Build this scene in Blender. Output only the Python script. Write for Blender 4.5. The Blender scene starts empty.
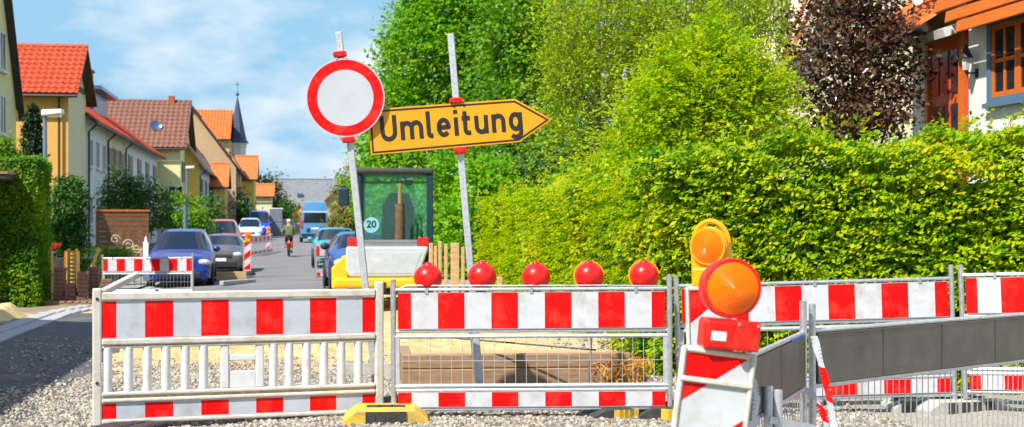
import bpy, bmesh, math, random
import numpy as np
from mathutils import Vector, Matrix, Euler

R = math.radians
random.seed(7)
rng = np.random.default_rng(11)
scene = bpy.context.scene
COL = scene.collection

# ------------------------------------------------------------------ camera
W, H, FPX = 1024, 427, 1400.0
VPX, HY, EYE = 295.0, 226.0, 1.45
TH = math.atan((W / 2 - VPX) / FPX)            # the street runs along +Y, the camera looks a little to its right
cam_data = bpy.data.cameras.new('camera')
cam = bpy.data.objects.new('camera', cam_data)
COL.objects.link(cam)
cam.location = (0, 0, EYE)
cam.rotation_euler = (R(90), 0, -TH)
cam_data.sensor_width = 36
cam_data.lens = FPX * 36 / W
cam_data.shift_y = (HY - H / 2) / W
cam_data.clip_start = 0.1
cam_data.clip_end = 3000
cam_data.dof.use_dof = True
cam_data.dof.focus_distance = 10.4
cam_data.dof.aperture_fstop = 4.5
scene.camera = cam

# ------------------------------------------------------------------ light
SUN_EL, SUN_AZ = R(50), R(230)                  # sun stands behind the camera's left shoulder
sund = Vector((math.sin(SUN_AZ) * math.cos(SUN_EL), math.cos(SUN_AZ) * math.cos(SUN_EL), math.sin(SUN_EL)))
world = bpy.data.worlds.new('World')
scene.world = world
world.use_nodes = True
wn, wl = world.node_tree.nodes, world.node_tree.links
wn.clear()
wo = wn.new('ShaderNodeOutputWorld')
bg = wn.new('ShaderNodeBackground')
bg.inputs['Strength'].default_value = 0.15
sky = wn.new('ShaderNodeTexSky')
sky.sky_type = 'NISHITA'
sky.sun_disc = False
sky.sun_elevation = SUN_EL
sky.sun_rotation = SUN_AZ
sky.air_density = 1.0
sky.dust_density = 0.0
sky.ozone_density = 3.0
tc = wn.new('ShaderNodeTexCoord')
mp = wn.new('ShaderNodeMapping')
mp.inputs['Scale'].default_value = (1.0, 1.0, 2.4)
mp.inputs['Location'].default_value = (5.2, 3.1, 2.6)
cn = wn.new('ShaderNodeTexNoise')
cn.inputs['Scale'].default_value = 3.4
cn.inputs['Detail'].default_value = 7
cn.inputs['Roughness'].default_value = 0.55
cr = wn.new('ShaderNodeValToRGB')
cr.color_ramp.elements[0].position = 0.47
cr.color_ramp.elements[1].position = 0.60
cmul = wn.new('ShaderNodeMath'); cmul.operation = 'MULTIPLY'; cmul.inputs[1].default_value = 0.95
mixc = wn.new('ShaderNodeMixRGB')
mixc.inputs[2].default_value = (4.4, 4.45, 4.55, 1)
wl.new(tc.outputs['Generated'], mp.inputs['Vector'])
wl.new(mp.outputs['Vector'], cn.inputs['Vector'])
wl.new(cn.outputs['Fac'], cr.inputs['Fac'])
wl.new(cr.outputs['Color'], cmul.inputs[0])
wl.new(cmul.outputs[0], mixc.inputs[0])
tint = wn.new('ShaderNodeMixRGB'); tint.blend_type = 'MULTIPLY'; tint.inputs[0].default_value = 1.0; tint.inputs[2].default_value = (0.62, 0.88, 1.05, 1)
wl.new(sky.outputs['Color'], tint.inputs[1]); cap = wn.new('ShaderNodeMixRGB'); cap.blend_type = 'DARKEN'; cap.inputs[0].default_value = 1.0; cap.inputs[2].default_value = (1.50, 2.75, 3.80, 1)
wl.new(tint.outputs[0], cap.inputs[1]); wl.new(cap.outputs[0], mixc.inputs[1])
wl.new(mixc.outputs[0], bg.inputs['Color'])
wl.new(bg.outputs[0], wo.inputs['Surface'])

sl = bpy.data.lights.new('sun', 'SUN')
sl.energy = 5.0
sl.angle = R(0.5)
sl.color = (1.0, 0.95, 0.86)
so = bpy.data.objects.new('sun', sl)
COL.objects.link(so)
so.rotation_euler = (-sund).to_track_quat('-Z', 'Y').to_euler()
so.location = (-20, -20, 30)

vs = scene.view_settings
vs.view_transform = 'Standard'
vs.look = 'None'
vs.exposure = 0.66
vs.gamma = 1.0
vs.use_curve_mapping = False
scene.render.engine = 'CYCLES'
scene.render.resolution_x, scene.render.resolution_y = W, H

# ------------------------------------------------------------------ pixel to place
FW = Vector((math.sin(TH), math.cos(TH), 0))
RT = Vector((math.cos(TH), -math.sin(TH), 0))
EYEV = Vector((0, 0, EYE))
def ray(px, py):
    return FW + RT * ((px - W / 2) / FPX) + Vector((0, 0, -(py - HY) / FPX))
def at(px, py, d): return EYEV + ray(px, py) * d
def gat(px, d):
    p = at(px, HY, d); p.z = 0; return p
def onX(px, py, X):
    r = ray(px, py); return EYEV + r * (X / r.x)
def onY(px, py, Y):
    r = ray(px, py); return EYEV + r * (Y / r.y)
def onG(px, py, z=0):
    r = ray(px, py); return EYEV + r * ((z - EYE) / r.z)

# ------------------------------------------------------------------ mesh helpers
class MB:
    def __init__(s): s.v, s.f, s.m = [], [], []
    def add(s, vs, fs, mi=0, M=None):
        o = len(s.v)
        for p in vs:
            p = Vector(p)
            s.v.append(tuple(M @ p) if M is not None else tuple(p))
        for k, f in enumerate(fs):
            s.f.append(tuple(o + i for i in f))
            s.m.append(mi[k] if isinstance(mi, (list, tuple)) else mi)
        return s
    def box(s, lo, hi, mi=0, M=None):
        x0, y0, z0 = lo; x1, y1, z1 = hi
        v = [(x0,y0,z0),(x1,y0,z0),(x1,y1,z0),(x0,y1,z0),(x0,y0,z1),(x1,y0,z1),(x1,y1,z1),(x0,y1,z1)]
        return s.add(v, [(3,2,1,0),(4,5,6,7),(0,1,5,4),(1,2,6,5),(2,3,7,6),(3,0,4,7)], mi, M)
    def cbox(s, c, d, mi=0, M=None):
        return s.box([c[i]-d[i]/2 for i in range(3)], [c[i]+d[i]/2 for i in range(3)], mi, M)
    def beam(s, p0, p1, w, h, mi=0, up=(0,0,1)):
        p0, p1 = Vector(p0), Vector(p1); a = (p1-p0)
        L = a.length; a.normalize(); up = Vector(up)
        if abs(a.dot(up)) > 0.98: up = Vector((0,1,0))
        b = a.cross(up).normalized(); c = b.cross(a)
        M = Matrix(((a.x,b.x,c.x,p0.x),(a.y,b.y,c.y,p0.y),(a.z,b.z,c.z,p0.z),(0,0,0,1)))
        return s.box((0,-w/2,-h/2),(L,w/2,h/2), mi, M)
    def tube(s, p0, p1, r0, r1=None, n=8, mi=0, caps=True):
        return s.path([p0, p1], [r0, r0 if r1 is None else r1], n, mi, caps)
    def path(s, pts, rs, n=8, mi=0, caps=True):
        pts = [Vector(p) for p in pts]
        if not isinstance(rs, (list, tuple)): rs = [rs]*len(pts)
        vs, fs = [], []; ref = None
        for i, p in enumerate(pts):
            t = (pts[min(i+1,len(pts)-1)] - pts[max(i-1,0)]).normalized()
            if ref is None: ref = Vector((1,0,0)) if abs(t.x) < .8 else Vector((0,1,0))
            u = (ref - t*ref.dot(t)).normalized(); w = t.cross(u); ref = u
            for k in range(n):
                a = 2*math.pi*k/n
                vs.append(p + (u*math.cos(a) + w*math.sin(a))*rs[i])
        for i in range(len(pts)-1):
            for k in range(n):
                a, b = i*n+k, i*n+(k+1)%n
                fs.append((a,b,b+n,a+n))
        if caps:
            fs.append(tuple(range(n-1,-1,-1))); fs.append(tuple((len(pts)-1)*n+k for k in range(n)))
        return s.add(vs, fs, mi)
    def lathe(s, prof, n=16, mi=0, M=None):
        vs, fs = [], []
        for r, z in prof:
            for k in range(n):
                a = 2*math.pi*k/n; vs.append((r*math.cos(a), r*math.sin(a), z))
        for i in range(len(prof)-1):
            for k in range(n):
                a, b = i*n+k, i*n+(k+1)%n; fs.append((a,b,b+n,a+n))
        if prof[0][0] > 1e-4: fs.append(tuple(range(n-1,-1,-1)))
        if prof[-1][0] > 1e-4: fs.append(tuple((len(prof)-1)*n+k for k in range(n)))
        return s.add(vs, fs, mi, M)
    def ball(s, c, r, n=16, m=8, mi=0, M=None):
        rx, ry, rz = (r,r,r) if not isinstance(r,(tuple,list)) else r
        vs, fs = [], []
        for i in range(m+1):
            t = math.pi*i/m
            for k in range(n):
                a = 2*math.pi*k/n
                vs.append((c[0]+rx*math.sin(t)*math.cos(a), c[1]+ry*math.sin(t)*math.sin(a), c[2]-rz*math.cos(t)))
        for i in range(m):
            for k in range(n):
                a, b = i*n+k, i*n+(k+1)%n; fs.append((a,b,b+n,a+n))
        return s.add(vs, fs, mi, M)
    def prism(s, poly, y0, y1, mi=0, M=None):           # polygon in x,z (counter-clockwise seen from -y) pushed along y
        n = len(poly)
        vs = [(x,y0,z) for x,z in poly] + [(x,y1,z) for x,z in poly]
        fs = [tuple(range(n)), tuple(range(2*n-1,n-1,-1))] + [(i, i+n, (i+1)%n+n, (i+1)%n) for i in range(n)]
        return s.add(vs, fs, mi, M)
    def build(s, name, mats, parent=None, smooth=False, bevel=0, seg=1):
        me = bpy.data.meshes.new(name)
        me.from_pydata(s.v, [], s.f)
        if not isinstance(mats, (list, tuple)): mats = [mats]
        for m in mats: me.materials.append(m)
        if len(mats) > 1: me.polygons.foreach_set('material_index', s.m)
        bm = bmesh.new(); bm.from_mesh(me); bmesh.ops.recalc_face_normals(bm, faces=bm.faces); bm.to_mesh(me); bm.free()
        me.update()
        if smooth:
            me.shade_smooth(); me.set_sharp_from_angle(angle=R(40))
        o = bpy.data.objects.new(name, me); COL.objects.link(o)
        if parent: o.parent = parent
        if bevel:
            b = o.modifiers.new('bevel', 'BEVEL'); b.width = bevel; b.segments = seg; b.limit_method = 'ANGLE'; b.angle_limit = R(50)
        return o

def tag(o, label=None, cat=None, group=None, kind=None):
    if label: o['label'] = label
    if cat: o['category'] = cat
    if group: o['group'] = group
    if kind: o['kind'] = kind
    return o
def thing(name, label, cat, loc=(0,0,0), rz=0, group=None, M=None):
    o = bpy.data.objects.new(name, None); COL.objects.link(o)
    o.empty_display_size = 0.2
    if M is not None: o.matrix_world = M
    else:
        o.location = loc; o.rotation_euler = (0,0,rz)
    return tag(o, label, cat, group)
def struct(o, label=None): return tag(o, label, kind='structure')
def link_mesh(name, me, parent=None, M=None):
    o = bpy.data.objects.new(name, me); COL.objects.link(o)
    if parent: o.parent = parent
    if M is not None: o.matrix_basis = M
    return o
def copy_tree(o, parent=None):
    c = o.copy(); COL.objects.link(c); c.parent = parent
    for ch in list(o.children): copy_tree(ch, c)
    return c
def frame_matrix(p0, p1):                                # x along p0 to p1, z up
    a = (Vector(p1)-Vector(p0)).normalized(); b = Vector((0,0,1)).cross(a).normalized(); c = a.cross(b)
    p = Vector(p0)
    return Matrix(((a.x,b.x,c.x,p.x),(a.y,b.y,c.y,p.y),(a.z,b.z,c.z,p.z),(0,0,0,1)))
def clip(poly, a, b, c):                                 # keep a*x+b*z<=c
    out = []
    for i in range(len(poly)):
        p, q = poly[i], poly[(i+1)%len(poly)]
        dp, dq = a*p[0]+b*p[1]-c, a*q[0]+b*q[1]-c
        if dp <= 0: out.append(p)
        if dp*dq < 0:
            t = dp/(dp-dq); out.append((p[0]+(q[0]-p[0])*t, p[1]+(q[1]-p[1])*t))
    return out

# ------------------------------------------------------------------ materials
def mat(name, col, col2=None, scale=6, rough=0.6, metal=0.0, bump=0.0, bscale=40, spec=0.5, lo=0.35, hi=0.65, trans=0, coord='Object', coat=0, stretch=None, emit=None, estr=0, dirt=None):
    m = bpy.data.materials.new(name); m.use_nodes = True
    n, l = m.node_tree.nodes, m.node_tree.links
    p = n['Principled BSDF']
    p.inputs['Roughness'].default_value = rough; p.inputs['Metallic'].default_value = metal
    p.inputs['Specular IOR Level'].default_value = spec
    p.inputs['Coat Weight'].default_value = coat
    p.inputs['Transmission Weight'].default_value = trans
    p.inputs['Base Color'].default_value = (*col, 1)
    t = n.new('ShaderNodeTexCoord'); src = t.outputs[coord]
    if stretch:
        g = n.new('ShaderNodeMapping'); g.inputs['Scale'].default_value = stretch
        l.new(src, g.inputs['Vector']); src = g.outputs['Vector']
    if col2 is not None:
        z = n.new('ShaderNodeTexNoise'); z.inputs['Scale'].default_value = scale; z.inputs['Detail'].default_value = 6; z.inputs['Roughness'].default_value = .6
        r = n.new('ShaderNodeValToRGB'); r.color_ramp.elements[0].position = lo; r.color_ramp.elements[1].position = hi
        r.color_ramp.elements[0].color = (*col,1); r.color_ramp.elements[1].color = (*col2,1)
        l.new(src, z.inputs['Vector']); l.new(z.outputs['Fac'], r.inputs['Fac']); l.new(r.outputs['Color'], p.inputs['Base Color'])
    if dirt:                                                 # worn and dusty patches: (colour, strength, scale)
        z = n.new('ShaderNodeTexNoise'); z.inputs['Scale'].default_value = dirt[2]; z.inputs['Detail'].default_value = 9; z.inputs['Roughness'].default_value = .72
        r = n.new('ShaderNodeMapRange'); r.inputs['From Min'].default_value = .50; r.inputs['From Max'].default_value = .74; r.inputs['To Max'].default_value = dirt[1]
        x = n.new('ShaderNodeMixRGB'); x.inputs[2].default_value = (*dirt[0],1)
        if p.inputs['Base Color'].is_linked: l.new(p.inputs['Base Color'].links[0].from_socket, x.inputs[1])
        else: x.inputs[1].default_value = (*col,1)
        l.new(src, z.inputs['Vector']); l.new(z.outputs['Fac'], r.inputs['Value']); l.new(r.outputs[0], x.inputs[0]); l.new(x.outputs[0], p.inputs['Base Color'])
    if bump:
        z = n.new('ShaderNodeTexNoise'); z.inputs['Scale'].default_value = bscale; z.inputs['Detail'].default_value = 5
        b = n.new('ShaderNodeBump'); b.inputs['Strength'].default_value = bump; b.inputs['Distance'].default_value = 0.02
        l.new(src, z.inputs['Vector']); l.new(z.outputs['Fac'], b.inputs['Height']); l.new(b.outputs['Normal'], p.inputs['Normal'])
    if emit:
        p.inputs['Emission Color'].default_value = (*emit,1); p.inputs['Emission Strength'].default_value = estr
    return m
def leafmat(name, cols, transl=0.4, rough=0.45):
    m = bpy.data.materials.new(name); m.use_nodes = True
    n, l = m.node_tree.nodes, m.node_tree.links
    p = n['Principled BSDF']; out = n['Material Output']
    p.inputs['Roughness'].default_value = rough; p.inputs['Specular IOR Level'].default_value = 0.16
    a = n.new('ShaderNodeAttribute'); a.attribute_name = 'tint'
    r = n.new('ShaderNodeValToRGB'); e = r.color_ramp.elements
    for i, c in enumerate(cols):
        pos = i/(len(cols)-1)
        if i < 2: e[i].position = pos; e[i].color = (*c,1)
        else: q = e.new(pos); q.color = (*c,1)
    # two elements start at 0 and 1: set in order
    e[0].position = 0.0; e[1].position = 1.0/(len(cols)-1)
    t = n.new('ShaderNodeBsdfTranslucent'); x = n.new('ShaderNodeMixShader'); x.inputs[0].default_value = transl
    l.new(a.outputs['Fac'], r.inputs['Fac']); l.new(r.outputs['Color'], p.inputs['Base Color']); l.new(r.outputs['Color'], t.inputs['Color'])
    l.new(p.outputs[0], x.inputs[1]); l.new(t.outputs[0], x.inputs[2]); l.new(x.outputs[0], out.inputs['Surface'])
    return m

RED, WHITE_RS, CREAM = (0.80, 0.001, 0.001), (0.80, 0.82, 0.84), (0.80, 0.77, 0.66)
M = dict(
    red=mat('red_sheeting', RED, (0.74,0.001,0.001), 4, .5, spec=.2, dirt=((.45,.16,.10),.30,7)),
    white=mat('white_sheeting', (.56,.57,.60), (.50,.51,.53), 9, .5, spec=.3, dirt=((.32,.27,.20),.75,6)),
    white2=mat('grey_white_sheeting', (.44,.48,.54), (.50,.53,.58), 6, .45, spec=.3, dirt=((.28,.26,.22),.65,5)),
    plastic=mat('cream_plastic', (.60,.57,.51), (.50,.44,.33), 5, .45, lo=.5, hi=.8, bump=.08, dirt=((.38,.26,.13),.75,9)),
    barplastic=mat('white_plastic', (.66,.66,.66), (.58,.57,.54), 7, .45, lo=.5, hi=.8, dirt=((.42,.33,.22),.5,8)),
    grime=mat('grime', (.35,.24,.10), (.55,.42,.24), 30, .9),
    galv=mat('galvanised_steel', (.42,.44,.46), (.58,.60,.62), 40, .42, .75, bump=.05),
    galv2=mat('pale_galvanised_steel', (.60,.62,.65), (.48,.50,.53), 30, .5, .55, bump=.05),
    backplate=mat('weathered_grey_board_back', (.085,.08,.068), (.15,.138,.115), 4, .5, .15, bump=.12, bscale=25, lo=.3, hi=.75),
    redplastic=mat('red_plastic', (.84,.010,.008), (.76,.008,.008), 6, .34, spec=.4, dirt=((.50,.10,.06),.35,9)),
    redhouse=mat('red_housing', (.80,.008,.003), (.70,.006,.003), 8, .38, dirt=((.42,.10,.06),.5,14)),
    orangelens=mat('orange_lens', (.95,.17,.0), None, rough=.3, spec=.3, coat=.15),
    yellowhouse=mat('yellow_housing', (.88,.36,.0), (.80,.30,.0), 8, .4, dirt=((.45,.22,.03),.5,10)),
    signyellow=mat('yellow_sign_face', (.82,.33,.0), (.78,.29,.0), 3, .4, dirt=((.48,.24,.04),.45,5)),
    black=mat('black_paint', (.012,.012,.013), None, rough=.5),
    rubber=mat('black_rubber', (.022,.022,.024), (.05,.048,.045), 20, .8, bump=.1),
    signwhite=mat('white_sign_face', (.48,.49,.55), (.45,.46,.51), 3, .4, dirt=((.34,.33,.31),.4,5)),
    concrete=mat('concrete', (.46,.44,.40), (.34,.33,.31), 12, .85, bump=.15),
    kerb=mat('kerb_stone_concrete', (.42,.42,.43), (.32,.32,.33), 14, .85, bump=.15, dirt=((.22,.18,.13),.7,3)),
    paver=mat('brown_paver', (.15,.07,.06), (.24,.125,.10), 18, .85, bump=.2),
    wood=mat('pale_timber', (.58,.40,.20), (.45,.28,.12), 6, .75, bump=.1, stretch=(1,8,8)),
    woodyellow=mat('yellow_timber', (.72,.46,.12), (.60,.36,.08), 6, .7, bump=.1),
    woodbrown=mat('brown_timber', (.24,.14,.075), (.36,.23,.13), 5, .8, bump=.2, stretch=(1,9,9)),
    woodfence=mat('stained_fence_boards', (.20,.085,.03), (.14,.055,.02), 5, .7, bump=.1),
    woodorange=mat('orange_stained_wood', (.64,.15,.012), (.50,.11,.01), 4, .55, bump=.08, stretch=(8,1,8)),
    woodred=mat('red_brown_door_wood', (.62,.085,.008), (.52,.065,.008), 5, .5, bump=.05, stretch=(8,8,1)),
    glass=mat('window_glass', (.02,.022,.028), None, rough=.08, spec=.45),
    carglass=mat('car_glass', (.012,.018,.03), None, rough=.05, spec=.9),
    chrome=mat('lamp_glass', (.75,.78,.80), (.45,.47,.5), 25, .12, .3),
    tyre=mat('tyre', (.018,.018,.019), None, rough=.85),
    rim=mat('alloy_rim', (.45,.46,.48), None, rough=.35, metal=.8),
    digyellow=mat('machine_yellow', (.86,.46,.0), (.70,.36,.02), 7, .45, lo=.5, hi=.8, dirt=((.42,.33,.22),.5,8)),
    digwhite=mat('dusty_white_bonnet', (.50,.56,.62), (.36,.40,.44), 3, .5, lo=.40, hi=.78, bump=.05, dirt=((.36,.32,.26),.6,4)),
    darksteel=mat('dark_steel', (.03,.032,.035), (.06,.055,.05), 12, .5),
    rust=mat('rusty_exhaust', (.10,.06,.035), (.20,.12,.06), 12, .7, .3),
    brass=mat('brass_tip', (.5,.38,.16), None, rough=.4, metal=.6),
    fabric=mat('seat_fabric', (.012,.03,.055), None, rough=.8),
    teal=mat('blue_frame_paint', (.008,.035,.055), None, rough=.4),
    bark=mat('bark', (.10,.075,.05), (.16,.13,.10), 14, .9, bump=.4),
    darkcore=mat('dark_hedge_core', (.035,.04,.018), (.02,.022,.01), 10, .95, bump=.3),
    soil=mat('soil', (.17,.13,.085), (.30,.235,.15), 3, .95, bump=.3),
    asphalt=mat('asphalt', (.20,.19,.192), (.15,.14,.145), .6, .9, bump=.25, bscale=180, dirt=((.10,.095,.10),.7,.35)),
    asphalt2=mat('shade_toned_asphalt', (.085,.09,.10), (.06,.063,.07), 4, .85, bump=.35, bscale=90, dirt=((.24,.20,.15),.7,1.6)),  # darker and bluer than the road: shade put into the asphalt colour
    pave=mat('pavement', (.30,.28,.26), (.24,.23,.22), 3, .9, bump=.2),
    lawn=mat('lawn', (.06,.11,.02), (.10,.14,.03), 4, .95, bump=.3),
    skin=mat('skin', (.55,.30,.19), None, rough=.5),
    render_white=mat('white_render', (.76,.75,.73), (.68,.67,.65), 2, .9, bump=.1, bscale=60, dirt=((.5,.48,.43),.4,1.2)),
    render_cream=mat('cream_render', (.76,.67,.42), (.70,.61,.38), 1.5, .9),
    render_yellow=mat('yellow_render', (.80,.52,.10), (.74,.47,.09), 1.5, .9),
    render_pale=mat('pale_yellow_render', (.82,.73,.36), (.76,.67,.32), 1.5, .9),
    render_ochre=mat('ochre_render', (.74,.40,.10), (.68,.36,.09), 1.5, .9),
    tan_wall=mat('tan_rubble_wall', (.42,.28,.15), (.58,.42,.26), 7, .9, bump=.4, bscale=10),
    tile_red=mat('red_roof_tile', (.56,.07,.014), (.40,.045,.012), 5, .6, dirt=((.22,.06,.03),.6,1.2)),
    tile_orange=mat('orange_roof_tile', (.66,.17,.025), (.50,.11,.02), 3, .65, dirt=((.28,.11,.05),.6,.9)),
    tile_brown=mat('brown_roof_tile', (.24,.105,.065), (.16,.07,.045), 5, .7, dirt=((.10,.06,.045),.6,.8)),
    tile_tan=mat('tan_roof_tile', (.42,.22,.11), (.33,.16,.08), 6, .8),
    slate=mat('grey_slate', (.19,.20,.22), (.14,.145,.16), 3, .7),
    spire=mat('blue_slate', (.035,.05,.11), (.05,.065,.13), 5, .5),
    brick=mat('red_brick', (.45,.11,.03), (.35,.08,.03), 15, .85),
    bluemetal=mat('blue_zinc', (.10,.16,.28), None, rough=.35, metal=.5),
    gutter=mat('dark_gutter', (.035,.028,.026), None, rough=.5),
    bluepaint=mat('blue_window_paint', (.09,.16,.25), None, rough=.5),
    lampwhite=mat('lamp_head', (.78,.79,.80), None, rough=.4),
    lampblue=mat('blue_grey_pole', (.16,.24,.36), None, rough=.45, metal=.3),
    iron=mat('cream_ironwork', (.62,.52,.36), None, rough=.5),
    tail=mat('tail_lamp', (.62,.015,.01), None, rough=.2, spec=.6),
    darktrim=mat('dark_trim', (.02,.02,.022), None, rough=.6),
    plate=mat('number_plate', (.75,.75,.73), None, rough=.5),
    blueplastic=mat('blue_plastic', (.02,.10,.50), None, rough=.4),
)
def paint(name, c): return mat(name, c, None, rough=.28, spec=.5, coat=.6)
# ------------------------------------------------------------------ ground
_ph = rng.uniform(0, 6.28, (8, 2)); _fr = rng.uniform(.6, 1.4, (8, 2))
def nz(x, y, s=1.0):                                     # soft bumpy noise, about -1..1
    r = 0
    for i in range(8):
        k = (1.0, 1.0, 1.9, 1.9, 3.7, 3.7, 7.1, 7.1)[i] * s
        a = (1, 1, .55, .55, .3, .3, .16, .16)[i]
        r = r + a*np.sin(x*_fr[i,0]*k + y*_fr[i,1]*k*(1 if i % 2 else -1) + _ph[i,0])
    return r/2.4

def sheet(name, x0, x1, y0, y1, z, m, nx=1, ny=1, zf=None):
    xs, ys = np.linspace(x0, x1, nx+1), np.linspace(y0, y1, ny+1)
    X, Y = np.meshgrid(xs, ys)
    Z = np.full_like(X, z) if zf is None else zf(X, Y) + z
    me = bpy.data.meshes.new(name)
    v = np.stack([X, Y, Z], -1).reshape(-1, 3)
    f = [(j*(nx+1)+i, j*(nx+1)+i+1, (j+1)*(nx+1)+i+1, (j+1)*(nx+1)+i) for j in range(ny) for i in range(nx)]
    me.from_pydata(v.tolist(), [], f); me.materials.append(m); me.update()
    if zf is not None: me.shade_smooth()
    o = bpy.data.objects.new(name, me); COL.objects.link(o)
    return o

struct(sheet('ground', -900, 900, -300, 1500, -0.55, M['lawn']))

# earth of the building site: sand further off, gravel bed near the barriers
me_ = bpy.data.materials.new('sand_and_gravel'); me_.use_nodes = True
n_, l_ = me_.node_tree.nodes, me_.node_tree.links
p_ = n_['Principled BSDF']; p_.inputs['Roughness'].default_value = .95
g_ = n_.new('ShaderNodeNewGeometry'); sx_ = n_.new('ShaderNodeSeparateXYZ'); l_.new(g_.outputs['Position'], sx_.inputs[0])
def noise_(scale, det=6):
    z = n_.new('ShaderNodeTexNoise'); z.inputs['Scale'].default_value = scale; z.inputs['Detail'].default_value = det; l_.new(g_.outputs['Position'], z.inputs['Vector']); return z
def ramp_(a, b, c1, c2):
    r = n_.new('ShaderNodeValToRGB'); r.color_ramp.elements[0].position = a; r.color_ramp.elements[1].position = b
    r.color_ramp.elements[0].color = (*c1,1); r.color_ramp.elements[1].color = (*c2,1); return r
z1 = noise_(.9); z2 = noise_(9); z3 = noise_(45); z4 = noise_(3)
rs = ramp_(.38, .62, (.44,.31,.13), (.60,.45,.22)); l_.new(z2.outputs['Fac'], rs.inputs['Fac'])
rg = ramp_(.35, .65, (.20,.18,.15), (.42,.39,.34)); l_.new(z3.outputs['Fac'], rg.inputs['Fac'])
m1 = n_.new('ShaderNodeMath'); m1.operation = 'MULTIPLY_ADD'; m1.inputs[1].default_value = 5.0; l_.new(z1.outputs['Fac'], m1.inputs[0]); l_.new(sx_.outputs['Y'], m1.inputs[2])
mr = n_.new('ShaderNodeMapRange'); mr.inputs['From Min'].default_value = 15.6; mr.inputs['From Max'].default_value = 17.4; l_.new(m1.outputs[0], mr.inputs['Value'])
mx = n_.new('ShaderNodeMixRGB'); l_.new(mr.outputs[0], mx.inputs[0]); l_.new(rg.outputs['Color'], mx.inputs[1]); l_.new(rs.outputs['Color'], mx.inputs[2])
l_.new(mx.outputs[0], p_.inputs['Base Color'])
b_ = n_.new('ShaderNodeBump'); b_.inputs['Strength'].default_value = .6; b_.inputs['Distance'].default_value = .03
l_.new(z3.outputs['Fac'], b_.inputs['Height']); l_.new(b_.outputs['Normal'], p_.inputs['Normal'])
def road_z(X, Y):                                       # the street dips a little on its left side and climbs further off
    dip = np.interp(Y, [24,31,40,67,96], [0,-.20,-.27,-.08,0])*np.clip(.455-.17*np.asarray(X, float), 0, 1.1)
    return dip + np.interp(Y, [67,96,130,175], [0,.29,.5,.7])
def RZ(X, Y): return float(road_z(X, Y))
def earth_z(X, Y):
    e = np.clip((Y-5.0)/2, 0, 1)*np.clip((X+2.1)/.4, 0, 1)
    mound = 0.42*np.exp(-((X-2.2)/1.3)**2 - ((Y-16.6)/1.3)**2) + .22*np.exp(-((X+.2)/1.6)**2 - ((Y-18.0)/1.2)**2) + .30*np.exp(-((X-3.6)/.9)**2 - ((Y-14.6)/.8)**2)
    edge = np.clip((30.2-Y)/1.0, 0, 1)
    rough = np.clip((Y-13)/2, 0, 1)*.03*(np.abs(nz(X, Y, 5.0))+.6*nz(X, Y, 9.0))
    return (0.022*nz(X, Y, 1.3) + mound*(1+.25*nz(X, Y, 2.5)) + .03 + rough)*e*edge - .02*(1-edge) + road_z(X, Y)
struct(sheet('earth', -3.62, 8.5, 3, 30.6, -0.012, me_, 200, 400, earth_z))
struct(sheet('lawn', -40, -5.2, 31, 175, 0.02, M['lawn'], 4, 80, road_z))
struct(sheet('lawn_right', 4.6, 40, 14.5, 175, 0.05, M['lawn'], 4, 80, road_z))
struct(sheet('front_yard', -40, -8.2, -10, 31, 0.0, M['lawn'], 4, 30, road_z))
struct(sheet('verge', -8.2, -4.17, 6, 31, -0.02, M['soil'], 30, 160, lambda X, Y: .03+.02*nz(X, Y, 2)+road_z(X, Y)))
sand_m = mat('yellow_sand', (.60,.44,.17), (.70,.54,.26), 9, .95, bump=.5, bscale=60)
def heap(X, Y): return .20*np.exp(-((Y-23.3-.1*X)/1.0)**4)*np.clip((-4.2-X)/.25, 0, 1)*(1+.35*nz(X, Y, 4)) - .02 + road_z(X, Y)
struct(sheet('sand_heap', -7.5, -4.18, 21.4, 24.4, 0.005, sand_m, 60, 60, heap))

# gravel stones lying on the bed near the barriers
def gravel(name, n, xr, yr, smin, smax, zfun, mats, keep=None):
    ico = [(0,0,1),(.894,0,.447),(.276,.851,.447),(-.724,.526,.447),(-.724,-.526,.447),(.276,-.851,.447),(.724,.526,-.447),(-.276,.851,-.447),(-.894,0,-.447),(-.276,-.851,-.447),(.724,-.526,-.447)]
    fc = [(0,1,2),(0,2,3),(0,3,4),(0,4,5),(0,5,1),(1,6,2),(2,7,3),(3,8,4),(4,9,5),(5,10,1),(2,6,7),(3,7,8),(4,8,9),(5,9,10),(1,10,6)]
    x = rng.uniform(*xr, n); y = rng.uniform(*yr, n)
    if keep is not None:
        k = keep(x, y) > rng.uniform(0, 1, n); x, y = x[k], y[k]; n = len(x)
    s = smin + (smax-smin)*rng.random(n)**2.2
    z = zfun(x, y) + s*.22
    base = np.array(ico)[None]*np.ones((n,1,1))
    base = base*(1+.35*(rng.random((n,11,1))-.5))*np.stack([rng.uniform(.7,1.3,n), rng.uniform(.7,1.3,n), rng.uniform(.5,.85,n)], -1)[:,None]
    a = rng.uniform(0, 6.28, n); c, sn = np.cos(a)[:,None], np.sin(a)[:,None]
    tl = rng.uniform(-.5,.5,n)[:,None]
    bx = base[...,0]*c - base[...,1]*sn; by = base[...,0]*sn + base[...,1]*c; bz = base[...,2] + bx*tl
    v = np.stack([bx*s[:,None]+x[:,None], by*s[:,None]+y[:,None], bz*s[:,None]+z[:,None]], -1).reshape(-1,3)
    f = (np.array(fc)[None] + (np.arange(n)*11)[:,None,None]).reshape(-1)
    return raw_mesh(name, v, f, 3, np.repeat(rng.random(n), 15), mats)
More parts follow.
